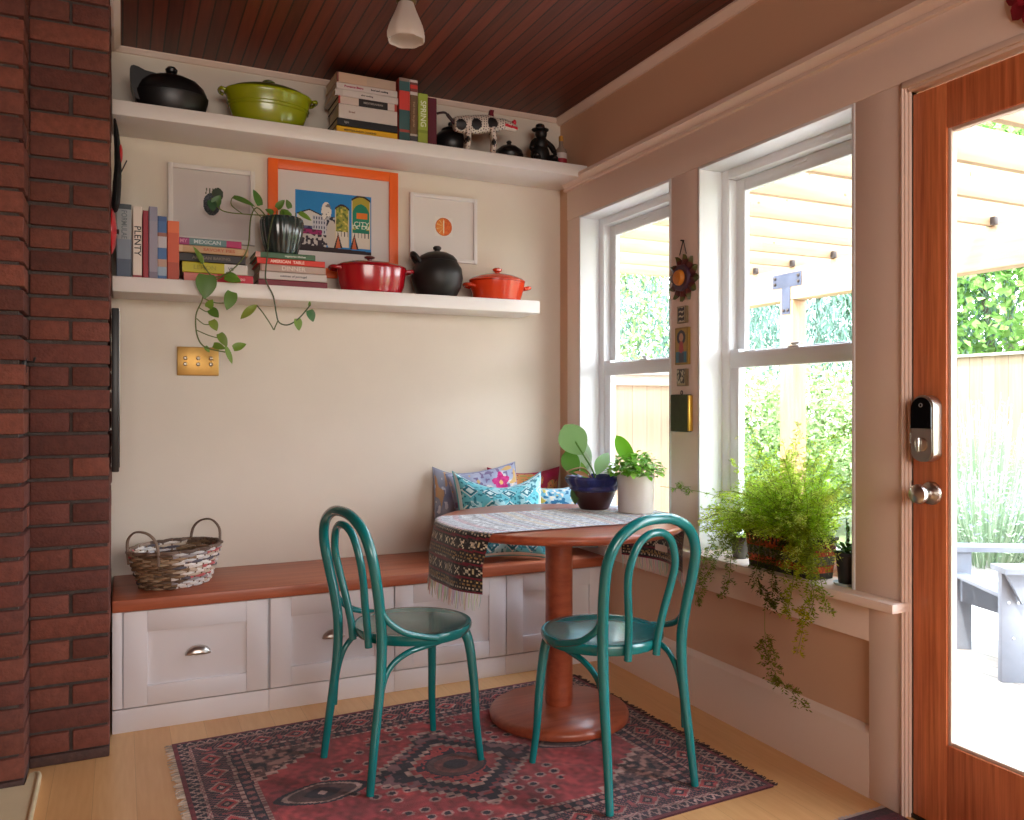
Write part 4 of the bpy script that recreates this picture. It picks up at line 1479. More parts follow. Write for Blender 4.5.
# ================================================================== POTHOS
PZ = STACK2
t = thing('potted_ivy', 'trailing ivy in a dark green ribbed pot standing on books', 'plant', (-1.452, -.150, PZ))
mb = MB()
rib = lambda a, z: 1 + .018 * math.cos(22 * a)
mb.lathe([(0, 0), (.062, 0), (.068, .01), (.082, .06), (.090, .11), (.091, .14), (.087, .155), (.083, .158), (.078, .150), (.074, .12), (0, .118)], 176, rib=rib)
mb.build('plant_pot', mat('dark green glaze', (44, 60, 60), .15, coat=.6, var=.35, vscale=14), t)
mb = MB(); mb.lathe([(.075, .122), (.05, .130), (0, .132)], 30); mb.build('soil', SOIL, t)
IVY = mat('ivy green', (80, 130, 50), .4, attr=True, transl=.25)
org = Vector((-1.452, -.150, PZ))
def W(x, y, z): return tuple(Vector((x, y, z)) - org)
vine = MB(); lv = MB()
r5 = random.Random(17)
def stem(pts, r=.0028, c=(98, 112, 50)):
    vine.tube(cat([W(*p) for p in pts], 6), r, 7, col=c)
def lf(base, d, L, Wd, nrm=(0, -1, .25), kind='heart', tone=None, droop=.12, fold=.12):
    c = tone or r5.choice([(92, 132, 44), (106, 146, 50), (120, 156, 56), (84, 120, 42)])
    lv.leaf(W(*base), d, nrm, L, Wd, kind, fold, droop, col=c, n=8)
yv = -.275
stem([(-1.50, -.15, 1.985), (-1.56, -.2, 2.03), (-1.594, -.245, 1.975), (-1.613, yv, 1.835), (-1.672, yv, 1.749), (-1.738, yv, 1.716), (-1.772, yv, 1.745), (-1.786, yv, 1.770)])
stem([(-1.672, yv, 1.749), (-1.72, yv - .004, 1.712), (-1.772, yv - .008, 1.690), (-1.787, yv - .006, 1.62), (-1.810, yv, 1.559), (-1.806, yv, 1.479), (-1.776, yv, 1.431), (-1.699, yv, 1.413)])
stem([(-1.787, yv - .006, 1.63), (-1.74, yv, 1.612), (-1.690, yv, 1.614)], .0022)
stem([(-1.800, yv, 1.590), (-1.775, yv, 1.575), (-1.757, yv, 1.574)], .002)
stem([(-1.808, yv, 1.545), (-1.78, yv, 1.523), (-1.752, yv, 1.524)], .002)
stem([(-1.808, yv, 1.498), (-1.76, yv, 1.478), (-1.715, yv, 1.467)], .002)
lf((-1.786, yv, 1.768), (-.35, -.2, .75), .075, .036, (.6, -.7, .3), tone=(108, 140, 56))
lf((-1.772, yv - .01, 1.722), (-.05, -.15, -1), .098, .090, (.05, -1, .1), tone=(84, 122, 44))
lf((-1.700, yv, 1.722), (.9, -.2, -.25), .066, .056, (-.2, -.9, .5), tone=(98, 136, 48))
lf((-1.672, yv, 1.660), (-.25, -.2, -.9), .080, .058, (.1, -1, .1), tone=(92, 128, 46))
lf((-1.757, yv, 1.584), (.5, -.3, -.5), .048, .044)
lf((-1.765, yv, 1.590), (.25, -.3, .5), .040, .036)
lf((-1.752, yv, 1.540), (.35, -.2, -.7), .048, .040, tone=(124, 146, 48))
lf((-1.722, yv, 1.488), (.45, -.2, -.8), .062, .040, tone=(110, 136, 46))
lf((-1.700, yv, 1.445), (.35, -.1, -.95), .085, .022, kind='oval')
lf((-1.668, yv, 1.428), (.95, -.1, .4), .056, .038)
lf((-1.745, yv, 1.440), (.7, -.3, -.2), .050, .034, tone=(104, 134, 44))
lf((-1.776, yv, 1.434), (.6, -.1, -.8), .03, .02)
stem([(-1.47, -.16, 1.98), (-1.50, -.235, 1.995), (-1.524, -.262, 1.90), (-1.530, yv, 1.842), (-1.540, yv, 1.738), (-1.532, yv, 1.700), (-1.508, yv, 1.650), (-1.496, yv, 1.58), (-1.486, yv, 1.545), (-1.46, yv, 1.533), (-1.43, yv, 1.542), (-1.395, yv, 1.572), (-1.355, yv, 1.622)], .003, (70, 84, 46))
stem([(-1.490, yv, 1.548), (-1.500, yv, 1.525), (-1.506, yv, 1.512), (-1.52, yv, 1.535), (-1.55, yv, 1.58), (-1.575, yv, 1.610)], .0026, (84, 100, 48))
lf((-1.572, yv, 1.612), (-.72, -.1, -.55), .085, .034, (.3, -.8, .5), kind='oval', tone=(140, 160, 66), droop=.4)
lf((-1.410, yv, 1.562), (.15, -.15, -1), .052, .038)
lf((-1.360, yv, 1.600), (.35, -.15, -1), .052, .042, tone=(62, 112, 60))
lf((-1.36, yv, 1.612), (.1, -.1, 1), .026, .012, kind='oval')
# growth above the pot
stem([(-1.43, -.15, 1.985), (-1.47, -.17, 2.008), (-1.60, -.175, 2.004), (-1.69, -.172, 2.008), (-1.725, -.165, 2.035), (-1.742, -.16, 2.062)], .0026, (112, 124, 62))
stem([(-1.62, -.175, 2.005), (-1.66, -.17, 2.035), (-1.662, -.165, 2.062), (-1.65, -.16, 2.080)], .002)
stem([(-1.54, -.16, 2.0), (-1.57, -.16, 2.03), (-1.585, -.16, 2.06)], .002)
lf((-1.655, -.165, 2.072), (.85, -.2, -.25), .095, .042, (.1, -.8, .7), tone=(88, 130, 52))
lf((-1.545, -.16, 2.050), (-.38, -.1, 1), .072, .040, (.2, -.9, .2), tone=(80, 124, 50))
lf((-1.730, -.165, 2.030), (.30, -.2, .6), .05, .044, tone=(74, 116, 60))
lf((-1.742, -.165, 2.05), (.1, -.3, -.8), .05, .042, tone=(58, 92, 60))
for x, z, dx, dz, L, Wd in ((-1.475, 2.045, .4, .5, .05, .034), (-1.46, 2.030, .8, -.1, .05, .036), (-1.44, 2.04, .2, -.8, .052, .036), (-1.49, 2.02, -.5, .2, .04, .03), (-1.43, 2.02, .5, -.6, .05, .03), (-1.38, 2.036, .75, -.45, .062, .028), (-1.42, 2.05, -.3, .7, .04, .03)):
    lf((x, -.16, z), (dx, -.25, dz), L, Wd)
for x in (-1.475, -1.46, -1.44, -1.43, -1.395):
    stem([(x + .01, -.15, 1.98), (x, -.155, 2.01), (x, -.16, 2.035)], .002)
vine.build('stems', IVY, t); lv.build('leaves', IVY, t, smooth=60)

# ================================================================== brass plate and chimney hangings
t = thing('brass_wall_plate', 'brass wall plate with six small round studs on the cream wall', 'wall plate', (-1.781, -.001, 1.386))
mb = MB(); mb.box(-.085, .085, -.006, 0, -.062, .062, bev=.003); mb.build('plate', mat('aged brass', (186, 148, 86), .42, 1.0, var=.12, vscale=14), t)
for cx in (-.052, 0, .052):
    for cz in (-.013, .013):
        mb = MB(); M_ = Matrix.Translation((cx, -.006, cz)) @ Matrix.Rotation(PI / 2, 4, 'X')
        mb.lathe([(.0085, 0), (.0085, .003), (.006, .006), (.004, .010), (0, .0105)], 20, mat=M_); mb.build('stud', STEEL, t)

RUBR = mat('red enamel', (206, 30, 40), .3, coat=.3)
t = thing('black_oven_glove', 'black glove with a red patch hanging on the chimney side', 'glove', (-2.108, -.34, 2.02))
mb = MB()
gp = cat([(.004, 0, -.09), (.008, 0, -.05), (.012, 0, .02), (.015, 0, .09), (.013, 0, .16), (.008, 0, .225), (.004, 0, .26)], 5)
gr = [.004, .008, .011, .013, .014, .015, .015, .015, .015, .015, .015, .014, .014, .013, .013, .012, .012, .012, .012, .011, .011, .011, .010, .010, .009, .008, .007, .006, .005, .005, .004]
mb.tube(gp, gr[:len(gp)], 16, flat=4.2)
mb.build('glove_body', mat('black quilted cloth', (18, 18, 20), .85), t, rot=None)
mb = MB(); mb.ball((.024, -.01, .13), (.008, .030, .036), 20, 10); mb.build('red_patch', RUBR, t)
mb = MB(); mb.tube(cat([(.02, 0, .05), (.03, -.01, .07), (.046, -.02, .105)], 5), .0025, 6); mb.build('loop', BLACK, t)
t = thing('red_pan_lid', 'round red lid hung on the chimney side above the lower shelf', 'lid', (-2.116, -.345, 1.855))
mb = MB(); mb.lathe([(.085, 0), (.085, .004), (.06, .014), (.02, .019), (0, .020)], 44, mat=Matrix.Rotation(PI / 2, 4, 'Y')); mb.build('disc', RUBR, t)
mb = MB(); mb.lathe([(.008, .018), (.008, .024), (.014, .026), (0, .028)], 20, mat=Matrix.Rotation(PI / 2, 4, 'Y')); mb.build('knob', BLACK, t)

# ================================================================== lamp
t = thing('ceiling_lamp', 'small ceiling lamp with a frosted white tulip glass shade', 'lamp', (-1.185, -1.06, 0))
mb = MB(); mb.lathe([(0, CEIL), (.06, CEIL), (.058, CEIL - .014), (.03, CEIL - .03), (.024, CEIL - .06), (.034, CEIL - .07), (.036, CEIL - .092), (.030, CEIL - .096), (0, CEIL - .096)][::-1], 40); mb.build('fixture', mat('dark brass', (110, 92, 60), .35, 1.0), t)
mb = MB()
def tulip(a, z): return 1 + .035 * math.cos(8 * a) * max(0, min(1, (2.60 - z) / .13))
prof = [(.026, 2.600), (.028, 2.590), (.036, 2.568), (.050, 2.535), (.060, 2.510), (.0655, 2.488), (.065, 2.472), (.0615, 2.464), (.058, 2.468), (.058, 2.488), (.053, 2.510), (.044, 2.535), (.031, 2.568), (.024, 2.590)]
mb.lathe(prof, 96, rib=lambda a, z: tulip(a, z))
mb.build('glass_shade', mat('frosted glass', (236, 228, 220), .35, transl=.5), t)
# ================================================================== WALL ORNAMENTS on the post between the windows
PX = -.0205
yc = -1.086
CERA = mat('painted ceramic', (150, 120, 60), .45, attr=True, var=.15, vscale=40)
t = thing('sun_ornament', 'brown and orange painted sun hanging at the top of the post', 'wall ornament', (PX, yc, 1.711))
t.scale = (1.4, 1.1, 1.08)
mb = MB()
for k in range(12):
    a = 2 * PI * k / 12 + .1
    L = .092 if k % 2 == 0 else .088
    w = .021
    d = Vector((0, math.cos(a), math.sin(a))); s = Vector((0, -math.sin(a), math.cos(a)))
    for (q0, q1, c) in ((0, .62, (92, 40, 36)), (.62, 1.0, (84, 82, 34))):
        prof = [(.030, w * .75), (.055, w), (.075, w * .72), (L, .002)]
        cut = .070
        prof = [(.030, w * .75), (.055, w), (cut, w * .80)] if q0 == 0 else [(cut, w * .80), (.082, w * .45), (L, .0015)]
        vs = []
        for r_, ww in prof:
            vs += [tuple(d * r_ - s * ww + Vector((-.001, 0, 0))), tuple(d * r_ + Vector((-.010, 0, 0))), tuple(d * r_ + s * ww + Vector((-.001, 0, 0)))]
        fs = []
        for i in range(len(prof) - 1):
            b = 3 * i
            fs += [(b, b + 1, b + 4, b + 3), (b + 1, b + 2, b + 5, b + 4), (b, b + 3, b + 5, b + 2)]
        mb.add(vs, fs, c)
mb.build('rays', CERA, t)
RY = Matrix.Rotation(-PI / 2, 4, 'Y')
mb = MB(); mb.lathe([(.050, 0), (.050, .012), (.046, .016), (0, .016)], 40, mat=RY, col=(70, 42, 60)); mb.build('rim', CERA, t)
mb = MB(); mb.lathe([(.030, .0155), (.030, .020), (.024, .027), (0, .031)], 40, mat=RY, col=(206, 124, 34)); mb.build('face_disc', CERA, t)
mb = MB(); mb.tube([(-.004, .020, .088), (-.003, .0, .142), (-.004, -.020, .088)], .0016, 6); mb.tube([(-.0005, 0, .140), (-.012, 0, .140)], .003, 8); mb.build('hanging_cord', mat('dark cord', (40, 32, 28), .8), t)


def tile(label, z, w, h, colf, nu=20, nv=24, edge=(120, 100, 70), extra=None, dp=.014, name='ceramic_tile'):
    t = thing(name, label, 'wall ornament', (PX, yc, z))
    mb = MB(); mb.box(-dp, 0, -w / 2, w / 2, -h / 2, h / 2, bev=.002, col=edge); mb.build('tile_body', CERA, t)
    mb = MB(); mb.sheet(lambda u, v: (-dp - .0006, w / 2 - .003 - (w - .006) * u, -h / 2 + .003 + (h - .006) * v), nu, nv, colf); mb.build('picture_face', CERA, t, smooth=0)
    return t


def t_one(u, v):
    if u < .08 or u > .92 or v < .06 or v > .94: return (176, 160, 128)
    s = math.sin(u * 13) * .12
    return (202, 192, 168) if ((v * 3.2 + s) % 1) < .34 and .2 < u < .8 else (52, 46, 54)


def t_two(u, v):
    if v < .12 or u > .9: return (166, 148, 110)
    q = NZ2(u * 9, v * 9)
    return (196, 186, 160) if q > .58 else (62, 54, 50)


def t_icon(u, v):
    # a plain figure with dark hair in a red dress on a golden ground
    c = (170, 136, 56)
    if u < .07 or u > .93 or v < .04 or v > .96: return (150, 116, 44)
    if ((u - .5) / .36) ** 2 + ((v - .74) / .20) ** 2 < 1: c = (34, 34, 48)
    if ((u - .5) / .17) ** 2 + ((v - .74) / .115) ** 2 < 1: c = (196, 142, 112)
    if v < .62 and abs(u - .5) < .12 + .34 * (.62 - v): c = (176, 58, 56)
    if v < .34 and abs(u - .5) > .10: c = (44, 108, 126)
    if v < .30 and abs(u - .5) < .2: c = (60, 60, 70)
    return c


tile('small dark tile with pale wavy marks, just below the sun ornament', 1.563, .060, .068, t_one)
tile('golden tile showing a dark haired figure in red, on the window post', 1.436, .086, .150, t_icon, 34, 56, edge=(150, 118, 46))
tile('small mottled tile between the golden figure tile and green book box', 1.309, .062, .070, t_two)
t = thing('green_book_box', 'dark green book shaped box with gilt edge, lowest on the post', 'wall ornament', (PX, yc, 1.172))
mb = MB(); mb.box(-.026, 0, -.052, .056, -.082, .068, bev=.003); mb.build('cover', mat('dark green cloth', (66, 74, 50), .8, var=.2, vscale=30), t)
mb = MB(); mb.box(-.023, -.003, -.061, -.050, -.078, .064, bev=.001); mb.build('gilt_edge', mat('gilt', (206, 160, 60), .35, .6), t)
mb = MB(); mb.tube([(-.012, .006 * math.cos(a), .075 + .008 * math.sin(a)) for a in [2 * PI * i / 16 for i in range(16)]], .0018, 6, closed=True); mb.build('hanging_ring', BLACK, t)

# red floral ornament above the door, cut by the corner of the picture
t = thing('floral_ornament', 'red and pink flowered ornament hung above the door', 'wall ornament', (-.0225, -2.545, 2.235))
FL = mat('painted petals', (170, 30, 50), .5, attr=True, var=.25, vscale=60)
mb = MB()
for ring, (R_, n_, c) in enumerate(((.085, 11, (140, 20, 40)), (.060, 9, (176, 40, 62)), (.035, 7, (210, 110, 140)))):
    for k in range(n_):
        a = 2 * PI * k / n_ + ring * .3
        b = Vector((-.006 - .008 * ring, R_ * .45 * math.cos(a), R_ * .45 * math.sin(a)))
        mb.leaf(b, (-.25, math.cos(a), math.sin(a)), (-1, 0, 0), R_ * .75, R_ * .62, 'paddle', .12, .3, col=c, n=6)
mb.build('petals', FL, t, smooth=60)
mb = MB(); mb.ball((-.026, 0, 0), (.012, .018, .018), 18, 10, col=(30, 24, 22)); mb.build('flower_heart', FL, t)
mb = MB(); mb.lathe([(.07, 0), (.06, .008), (0, .010)], 32, mat=RY, col=(60, 70, 40)); mb.build('backing', FL, t)

# ================================================================== SILL PLANTS
SILL = .6245
r6 = random.Random(41)


def fern_mesh(mb, stems, start, n, main, spread, L0, L1, droop, lean=(0, 0, 0), seg=11, tone=None, dens=1.0, branch=.055, clump=None):
    """Feathery fronds: arching stems, side twigs and small flat needles."""
    for q in range(n):
        a = r6.uniform(0, 2 * PI)
        el = r6.uniform(spread[0], spread[1])
        d = Vector((math.cos(a) * math.cos(el) * main[0], math.sin(a) * math.cos(el) * main[1], math.sin(el))) + Vector(lean)
        d.normalize()
        L = r6.uniform(L0, L1)
        p = Vector(start) + Vector((r6.uniform(-1, 1) * .03, r6.uniform(-1, 1) * .12, 0)) if clump is None else Vector(start) + Vector((r6.uniform(-1, 1) * clump[0], r6.uniform(-1, 1) * clump[1], 0))
        pts = [p.copy()]; dirs = [d.copy()]
        g = droop * r6.uniform(.6, 1.3)
        for i in range(seg):
            d = (d + Vector((0, 0, -g / seg * (.5 + i / seg)))).normalized()
            p = p + d * (L / seg)
            pts.append(p.copy()); dirs.append(d.copy())
        frond(mb, stems, pts, dirs, L, tone, dens, branch)


TONES = [(190, 218, 56), (204, 228, 84), (176, 208, 50), (216, 232, 112), (160, 198, 48)]


def fern_free(q, big=2):
    x, y, z = q[0] + PC[0], q[1] + PC[1], q[2] + PC[2]
    if big == 1 and x < .0 and z < .752 and -1.735 < y < -1.45: return False
    if x > .084 or z < .02: return False
    if x > -.03 and (y > -1.188 or y < -1.936): return False
    if x > -.085 and z < .632: return False
    if z < .80 and (x + .566) ** 2 + (y + 1.032) ** 2 < .515 ** 2: return False
    if (x - .018) ** 2 + (y + 1.886) ** 2 < .052 ** 2 and z < .84: return False
    if (x - .02) ** 2 + (y + 1.375) ** 2 < .055 ** 2 and z < .735: return False
    return True


def frond(mb, stems, pts, dirs, L, tone, dens, branch, big=1.0):
    c0 = tone or r6.choice(TONES)
    for i_, q_ in enumerate(pts):
        if not fern_free(q_, big):
            pts, dirs = pts[:i_], dirs[:i_]
            break
    if len(pts) < 3: return
    L = sum((Vector(pts[i]) - Vector(pts[i + 1])).length for i in range(len(pts) - 1))
    stems.tube(pts, [.0010] * len(pts), 4, col=(140, 160, 62), caps=False)
    m = len(pts) - 1
    nb_ = int(L / .011 * dens)
    for b in range(nb_):
        f = .12 + .88 * b / nb_
        i = min(int(f * m), m - 1); w = f * m - i
        o = pts[i].lerp(pts[i + 1], w); d = dirs[min(i + 1, m)]
        s = d.orthogonal().normalized(); s.rotate(Matrix.Rotation(r6.uniform(0, 2 * PI), 3, d))
        tw = (s * r6.uniform(.7, 1.0) + d * r6.uniform(.35, .8)).normalized()
        tl = branch * (1 - .65 * f) * r6.uniform(.6, 1.15)
        nn = max(3, int(tl / .0060))
        for k in range(nn):
            g = (k + .6) / nn
            bp = o + tw * (tl * g) - Vector((0, 0, .25 * tl * g * g))
            for h in range(2 if big == 1 else 3):
                e = tw.orthogonal().normalized(); e.rotate(Matrix.Rotation(r6.uniform(0, 2 * PI), 3, tw))
                nd = (e * .9 + tw * .6).normalized()
                ln = r6.uniform(.009, .016) * big
                sd = nd.orthogonal().normalized() * (.0018 * big)
                t_ = bp + nd * ln
                if not (fern_free(bp, big) and fern_free(t_, big)): continue
                kk = r6.uniform(.82, 1.18)
                mb.add([tuple(bp - sd * .4), tuple(bp + nd * ln * .5 + sd), tuple(t_), tuple(bp + nd * ln * .5 - sd)], [(0, 1, 2, 3)], tuple(min(255, v * kk) for v in c0))


FERN = mat('fern green', (120, 150, 50), .5, attr=True, transl=.68, spec=.2)
PC = Vector((.004, -1.645, SILL))
t = thing('fern_planter', 'feathery green fern in a long patterned orange and black planter box on sill', 'plant', tuple(PC))


def planter_col(u, v):
    n = NZ2(u * 60, v * 14)
    c = (52, 44, 40)
    if .16 < v < .36 or .56 < v < .76:
        c = (192, 84, 38)
        edge = .36 if v < .5 else .76
        if edge - v < .07 and ((u * 16) % 1 - .5) ** 2 < .03: c = (60, 46, 40)
    elif .36 <= v <= .56: c = (118, 108, 84) if ((u * 14) % 1) < .5 else (84, 92, 74)
    elif .76 < v < .88: c = (46, 36, 42) if ((u * 18) % 1 - .5) ** 2 < (.88 - v) else (180, 84, 48)
    return tuple(q * (.75 + .5 * n) for q in c)


w2, h2, d2 = .166, .132, .050
mb = MB()
def psheet(P0, P1, bott, top, nu):
    P0, P1 = Vector(P0), Vector(P1)
    mb.sheet(lambda u, v: tuple((P0.lerp(P1, u)) * (bott + (top - bott) * v) + Vector((0, 0, h2 * v))), nu, 26, planter_col)
k0, k1 = .90, 1.0
psheet((-d2, w2, 0), (-d2, -w2, 0), k0, k1, 110); psheet((-d2, -w2, 0), (d2, -w2, 0), k0, k1, 30)
psheet((d2, -w2, 0), (d2, w2, 0), k0, k1, 60); psheet((d2, w2, 0), (-d2, w2, 0), k0, k1, 30)
mb.box(-d2 * .9, d2 * .9, -w2 * .9, w2 * .9, .0, .004, col=(40, 32, 30))
mb.build('planter_box', mat('painted planter', (150, 90, 60), .55, attr=True), t, smooth=0)
mb = MB()
for sx in (-1, 1): mb.box(sx * d2 - .004, sx * d2 + .004, -w2 - .004, w2 + .004, h2 - .004, h2 + .008, bev=.002)
for sy in (-1, 1): mb.box(-d2, d2, sy * w2 - .004, sy * w2 + .004, h2 - .004, h2 + .008, bev=.002)
mb.build('rim', mat('dark rim', (46, 40, 38), .5), t)
mb = MB(); mb.box(-d2 + .004, d2 - .004, -w2 + .004, w2 - .004, h2 - .02, h2 - .006); mb.build('soil', SOIL, t)
nd, st_ = MB(), MB()
fern_mesh(nd, st_, (-.005, .0, h2 - .01), 240, (.42, 1.0), (.5, 1.4), .19, .40, 1.1)
fern_mesh(nd, st_, (-.02, .06, h2), 52, (.6, 1.0), (.1, .8), .16, .28, 1.1, lean=(-.25, .5, 0))
fern_mesh(nd, st_, (-.045, -.06, h2), 18, (.5, .8), (.6, 1.1), .14, .22, 1.2, lean=(-.3, 0, 0), clump=(.01, .12))
fern_mesh(nd, st_, (-.045, -.085, h2), 26, (.5, .6), (-.1, .7), .12, .20, 2.0, lean=(-.5, -.1, 0), clump=(.01, .03))
fern_mesh(nd, st_, (.0, -.05, h2), 30, (.3, 1.0), (.1, .9), .18, .28, 1.0, lean=(0, -.5, 0))
# long sprays: one rising high, one level, several hanging over the front
def spray(P_, tone=None, dens=1.0, branch=.05):
    pts = cat([tuple(Vector(p) - PC) for p in P_], 5)
    dirs = [(pts[min(i + 1, len(pts) - 1)] - pts[max(i - 1, 0)]).normalized() for i in range(len(pts))]
    L = sum((pts[i + 1] - pts[i]).length for i in range(len(pts) - 1))
    frond(nd, st_, pts, dirs, L, tone, dens, branch, 1.25)
spray([(.02, -1.68, .78), (.03, -1.70, .92), (.03, -1.76, 1.04), (.035, -1.86, 1.13), (.04, -1.93, 1.165)], (170, 196, 90), .6, .06)
spray([(.02, -1.60, .78), (.03, -1.60, .92), (.03, -1.63, 1.02), (.04, -1.66, 1.10), (.04, -1.64, 1.13)], (170, 196, 90), .45, .045)
spray([(.0, -1.50, .78), (-.04, -1.40, .84), (-.05, -1.25, .86), (-.055, -1.12, .862), (-.06, -.98, .86)], (130, 168, 62), .12, .02)
spray([(-.05, -1.17, .875), (-.052, -1.12, .872), (-.05, -1.07, .862)], (130, 168, 62), 1.0, .035)
for P_, tn, dn, br in [
    ([(-.02, -1.52, .77), (-.08, -1.46, .74), (-.105, -1.423, .663), (-.108, -1.344, .576), (-.108, -1.297, .50), (-.108, -1.27, .445)], (124, 140, 56), 1.5, .055),
    ([(-.02, -1.50, .78), (-.08, -1.40, .74), (-.100, -1.34, .65), (-.104, -1.29, .56)], (136, 156, 64), 1.4, .055),
    ([(-.02, -1.53, .77), (-.08, -1.485, .73), (-.100, -1.47, .66), (-.110, -1.467, .57), (-.110, -1.423, .50)], (118, 132, 56), 1.2, .045),
    ([(-.03, -1.59, .775), (-.066, -1.585, .74), (-.078, -1.582, .66), (-.112, -1.612, .591), (-.112, -1.661, .546), (-.112, -1.689, .526)], (92, 104, 46), 1.8, .055),
    ([(-.03, -1.70, .775), (-.066, -1.69, .74), (-.080, -1.67, .66), (-.114, -1.689, .592), (-.114, -1.736, .555)], (96, 108, 48), 1.6, .055),
    ([(-.108, -1.655, .56), (-.108, -1.651, .544), (-.108, -1.648, .462), (-.110, -1.652, .42)], (104, 104, 60), .12, .01),
    ([(-.110, -1.650, .44), (-.110, -1.661, .377), (-.112, -1.699, .307), (-.114, -1.763, .274), (-.116, -1.84, .240)], (128, 132, 44), 1.6, .055),
    ([(-.110, -1.652, .43), (-.112, -1.68, .40), (-.114, -1.71, .36)], (136, 136, 50), 1.2, .045),
    ([(-.02, -1.76, .78), (-.085, -1.80, .79), (-.112, -1.833, .742), (-.114, -1.858, .661), (-.114, -1.875, .585), (-.112, -1.833, .506)], (160, 176, 50), 1.8, .06),
    ([(-.02, -1.76, .78), (-.09, -1.83, .77), (-.114, -1.88, .714), (-.116, -1.914, .627), (-.116, -1.93, .562)], (150, 166, 56), 1.6, .055),
    ([(-.02, -1.73, .78), (-.09, -1.77, .76), (-.112, -1.789, .696), (-.114, -1.781, .598), (-.112, -1.754, .513)], (168, 180, 52), 1.8, .06),
    ([(-.02, -1.74, .78), (-.08, -1.78, .80), (-.106, -1.81, .75), (-.112, -1.82, .66)], (178, 192, 58), 1.8, .055),
    ([(-.113, -1.84, .56), (-.113, -1.833, .538), (-.114, -1.824, .472), (-.114, -1.803, .396)], (190, 180, 44), 1.4, .035),
]:
    spray(P_, tn, dn, br)
st_.build('stems', FERN, t); nd.build('needles', FERN, t, smooth=0)

# little glass pot to the left of the planter
t = thing('small_grey_pot', 'small smoky glass pot with sprigs, left of the fern planter', 'plant', (.02, -1.375, SILL))
mb = MB(); mb.lathe([(0, 0), (.024, 0), (.027, .004), (.033, .075), (.034, .080), (.030, .080), (.026, .066), (0, .064)], 36); mb.build('plant_pot', mat('smoky glass', (96, 92, 80), .15, var=.3, vscale=18), t)
mb = MB(); r7 = random.Random(3)
for i in range(16):
    a = r7.uniform(0, 2 * PI); mb.leaf((.012 * math.cos(a), .012 * math.sin(a), .064), (math.cos(a) * .5, math.sin(a) * .5, 1), (0, 0, 1), r7.uniform(.03, .06), .012, 'oval', .1, .3, col=r7.choice(TONES))
mb.build('sprigs', LEAF, t, smooth=60)

# black pot with a succulent at the right end of the sill
t = thing('small_black_pot', 'small black plastic pot with a bushy succulent, right of the planter', 'plant', (.018, -1.886, SILL))
mb = MB(); mb.lathe([(0, .006), (.027, .006), (.036, .092), (.039, .094), (.039, .104), (.035, .104), (.034, .092), (0, .09)], 36); mb.build('plant_pot', mat('black nursery pot', (34, 38, 44), .5), t)
mb = MB(); mb.lathe([(0, 0), (.040, 0), (.044, .008), (.041, .008), (.037, .003), (0, .003)], 32); mb.build('saucer', mat('clear saucer', (170, 180, 178), .3), t)
mb = MB()
for i in range(60):
    a = r7.uniform(0, 2 * PI); r_ = r7.uniform(0, .026); el = r7.uniform(.1, 1.2)
    mb.leaf((r_ * math.cos(a), r_ * math.sin(a), .092 + r7.uniform(0, .03)), (math.cos(a) * math.cos(el), math.sin(a) * math.cos(el), math.sin(el)), (0, 0, 1), r7.uniform(.018, .032), .014, 'paddle', .15, .2, col=r7.choice([(70, 120, 44), (96, 150, 56), (60, 104, 48), (120, 164, 70)]))
for k in range(3):
    pts = cat([(0, 0, .1), (-.004 + .006 * k, -.01 + .01 * k, .14), (-.006 + .01 * k, -.012 + .014 * k, .18 + .012 * k)], 4)
    mb.tube(pts, .0014, 5, col=(96, 130, 60))
    for p in pts[3:]:
        for s in (-1, 1): mb.leaf(p, (s * .5, s * .7, .4), (0, 0, 1), .024, .010, 'oval', .1, .2, col=(110, 160, 64))
mb.build('leaves', LEAF, t, smooth=60)

# tiny pot on the sill seen just over the chair hoop
t = thing('tiny_sprout_pot', 'tiny bright green sprout on the sill behind the chair hoop', 'plant', (.01, -1.010, SILL))
mb = MB(); mb.lathe([(0, 0), (.022, 0), (.030, .055), (.031, .06), (.027, .06), (.026, .052), (0, .05)], 30); mb.build('plant_pot', mat('white pot', (222, 218, 210), .4), t)
mb = MB()
for i in range(26):
    a = r7.uniform(0, 2 * PI); el = r7.uniform(.2, 1.4)
    mb.leaf((.008 * math.cos(a), .008 * math.sin(a), .05 + r7.uniform(0, .045)), (math.cos(a) * math.cos(el), math.sin(a) * math.cos(el), math.sin(el)), (0, 0, 1), r7.uniform(.025, .038), .02, 'paddle', .15, .3, col=r7.choice([(70, 150, 40), (96, 176, 60)]))
mb.tube([(0, 0, .05), (0, 0, .1)], .003, 6, col=(80, 140, 50))
mb.build('sprout', LEAF, t, smooth=60)

# ================================================================== TABLE PLANTS
t = thing('blue_wrapped_plant', 'broad leaved plant in a dark brown pot wrapped with blue cloth', 'plant', (-.315, -.872, TZ + .0052))
mb = MB(); mb.lathe([(0, 0), (.056, 0), (.062, .006), (.085, .055), (.094, .085), (.088, .092), (0, .085)], 48); mb.build('plant_pot', mat('dark brown clay', (66, 32, 30), .35, coat=.3, var=.2, vscale=8), t)
mb = MB()
def cloth_rib(a, z): return 1 + (.06 * math.sin(5 * a + 1) + .03 * math.sin(13 * a)) * min(1, max(0, (z - .07) / .04))
mb.lathe([(.090, .074), (.099, .082), (.097, .096), (.106, .108), (.112, .126), (.104, .136), (.094, .128), (.086, .112), (.06, .100), (0, .098)], 120, rib=cloth_rib)
mb.build('blue_cloth', mat('ultramarine cloth', (22, 28, 96), .55, var=.4, vscale=22, bump=.3, bscale=50, sheen=.2), t)
mb = MB()
BL = (-.315, -.872, TZ + .0052)
def Bp(x, y, z): return Vector((x - BL[0], y - BL[1], z - BL[2]))
def stalk(m, pts, c=(96, 140, 56), r=.0034): m.tube(cat([tuple(p) for p in pts], 6), r, 7, col=c)
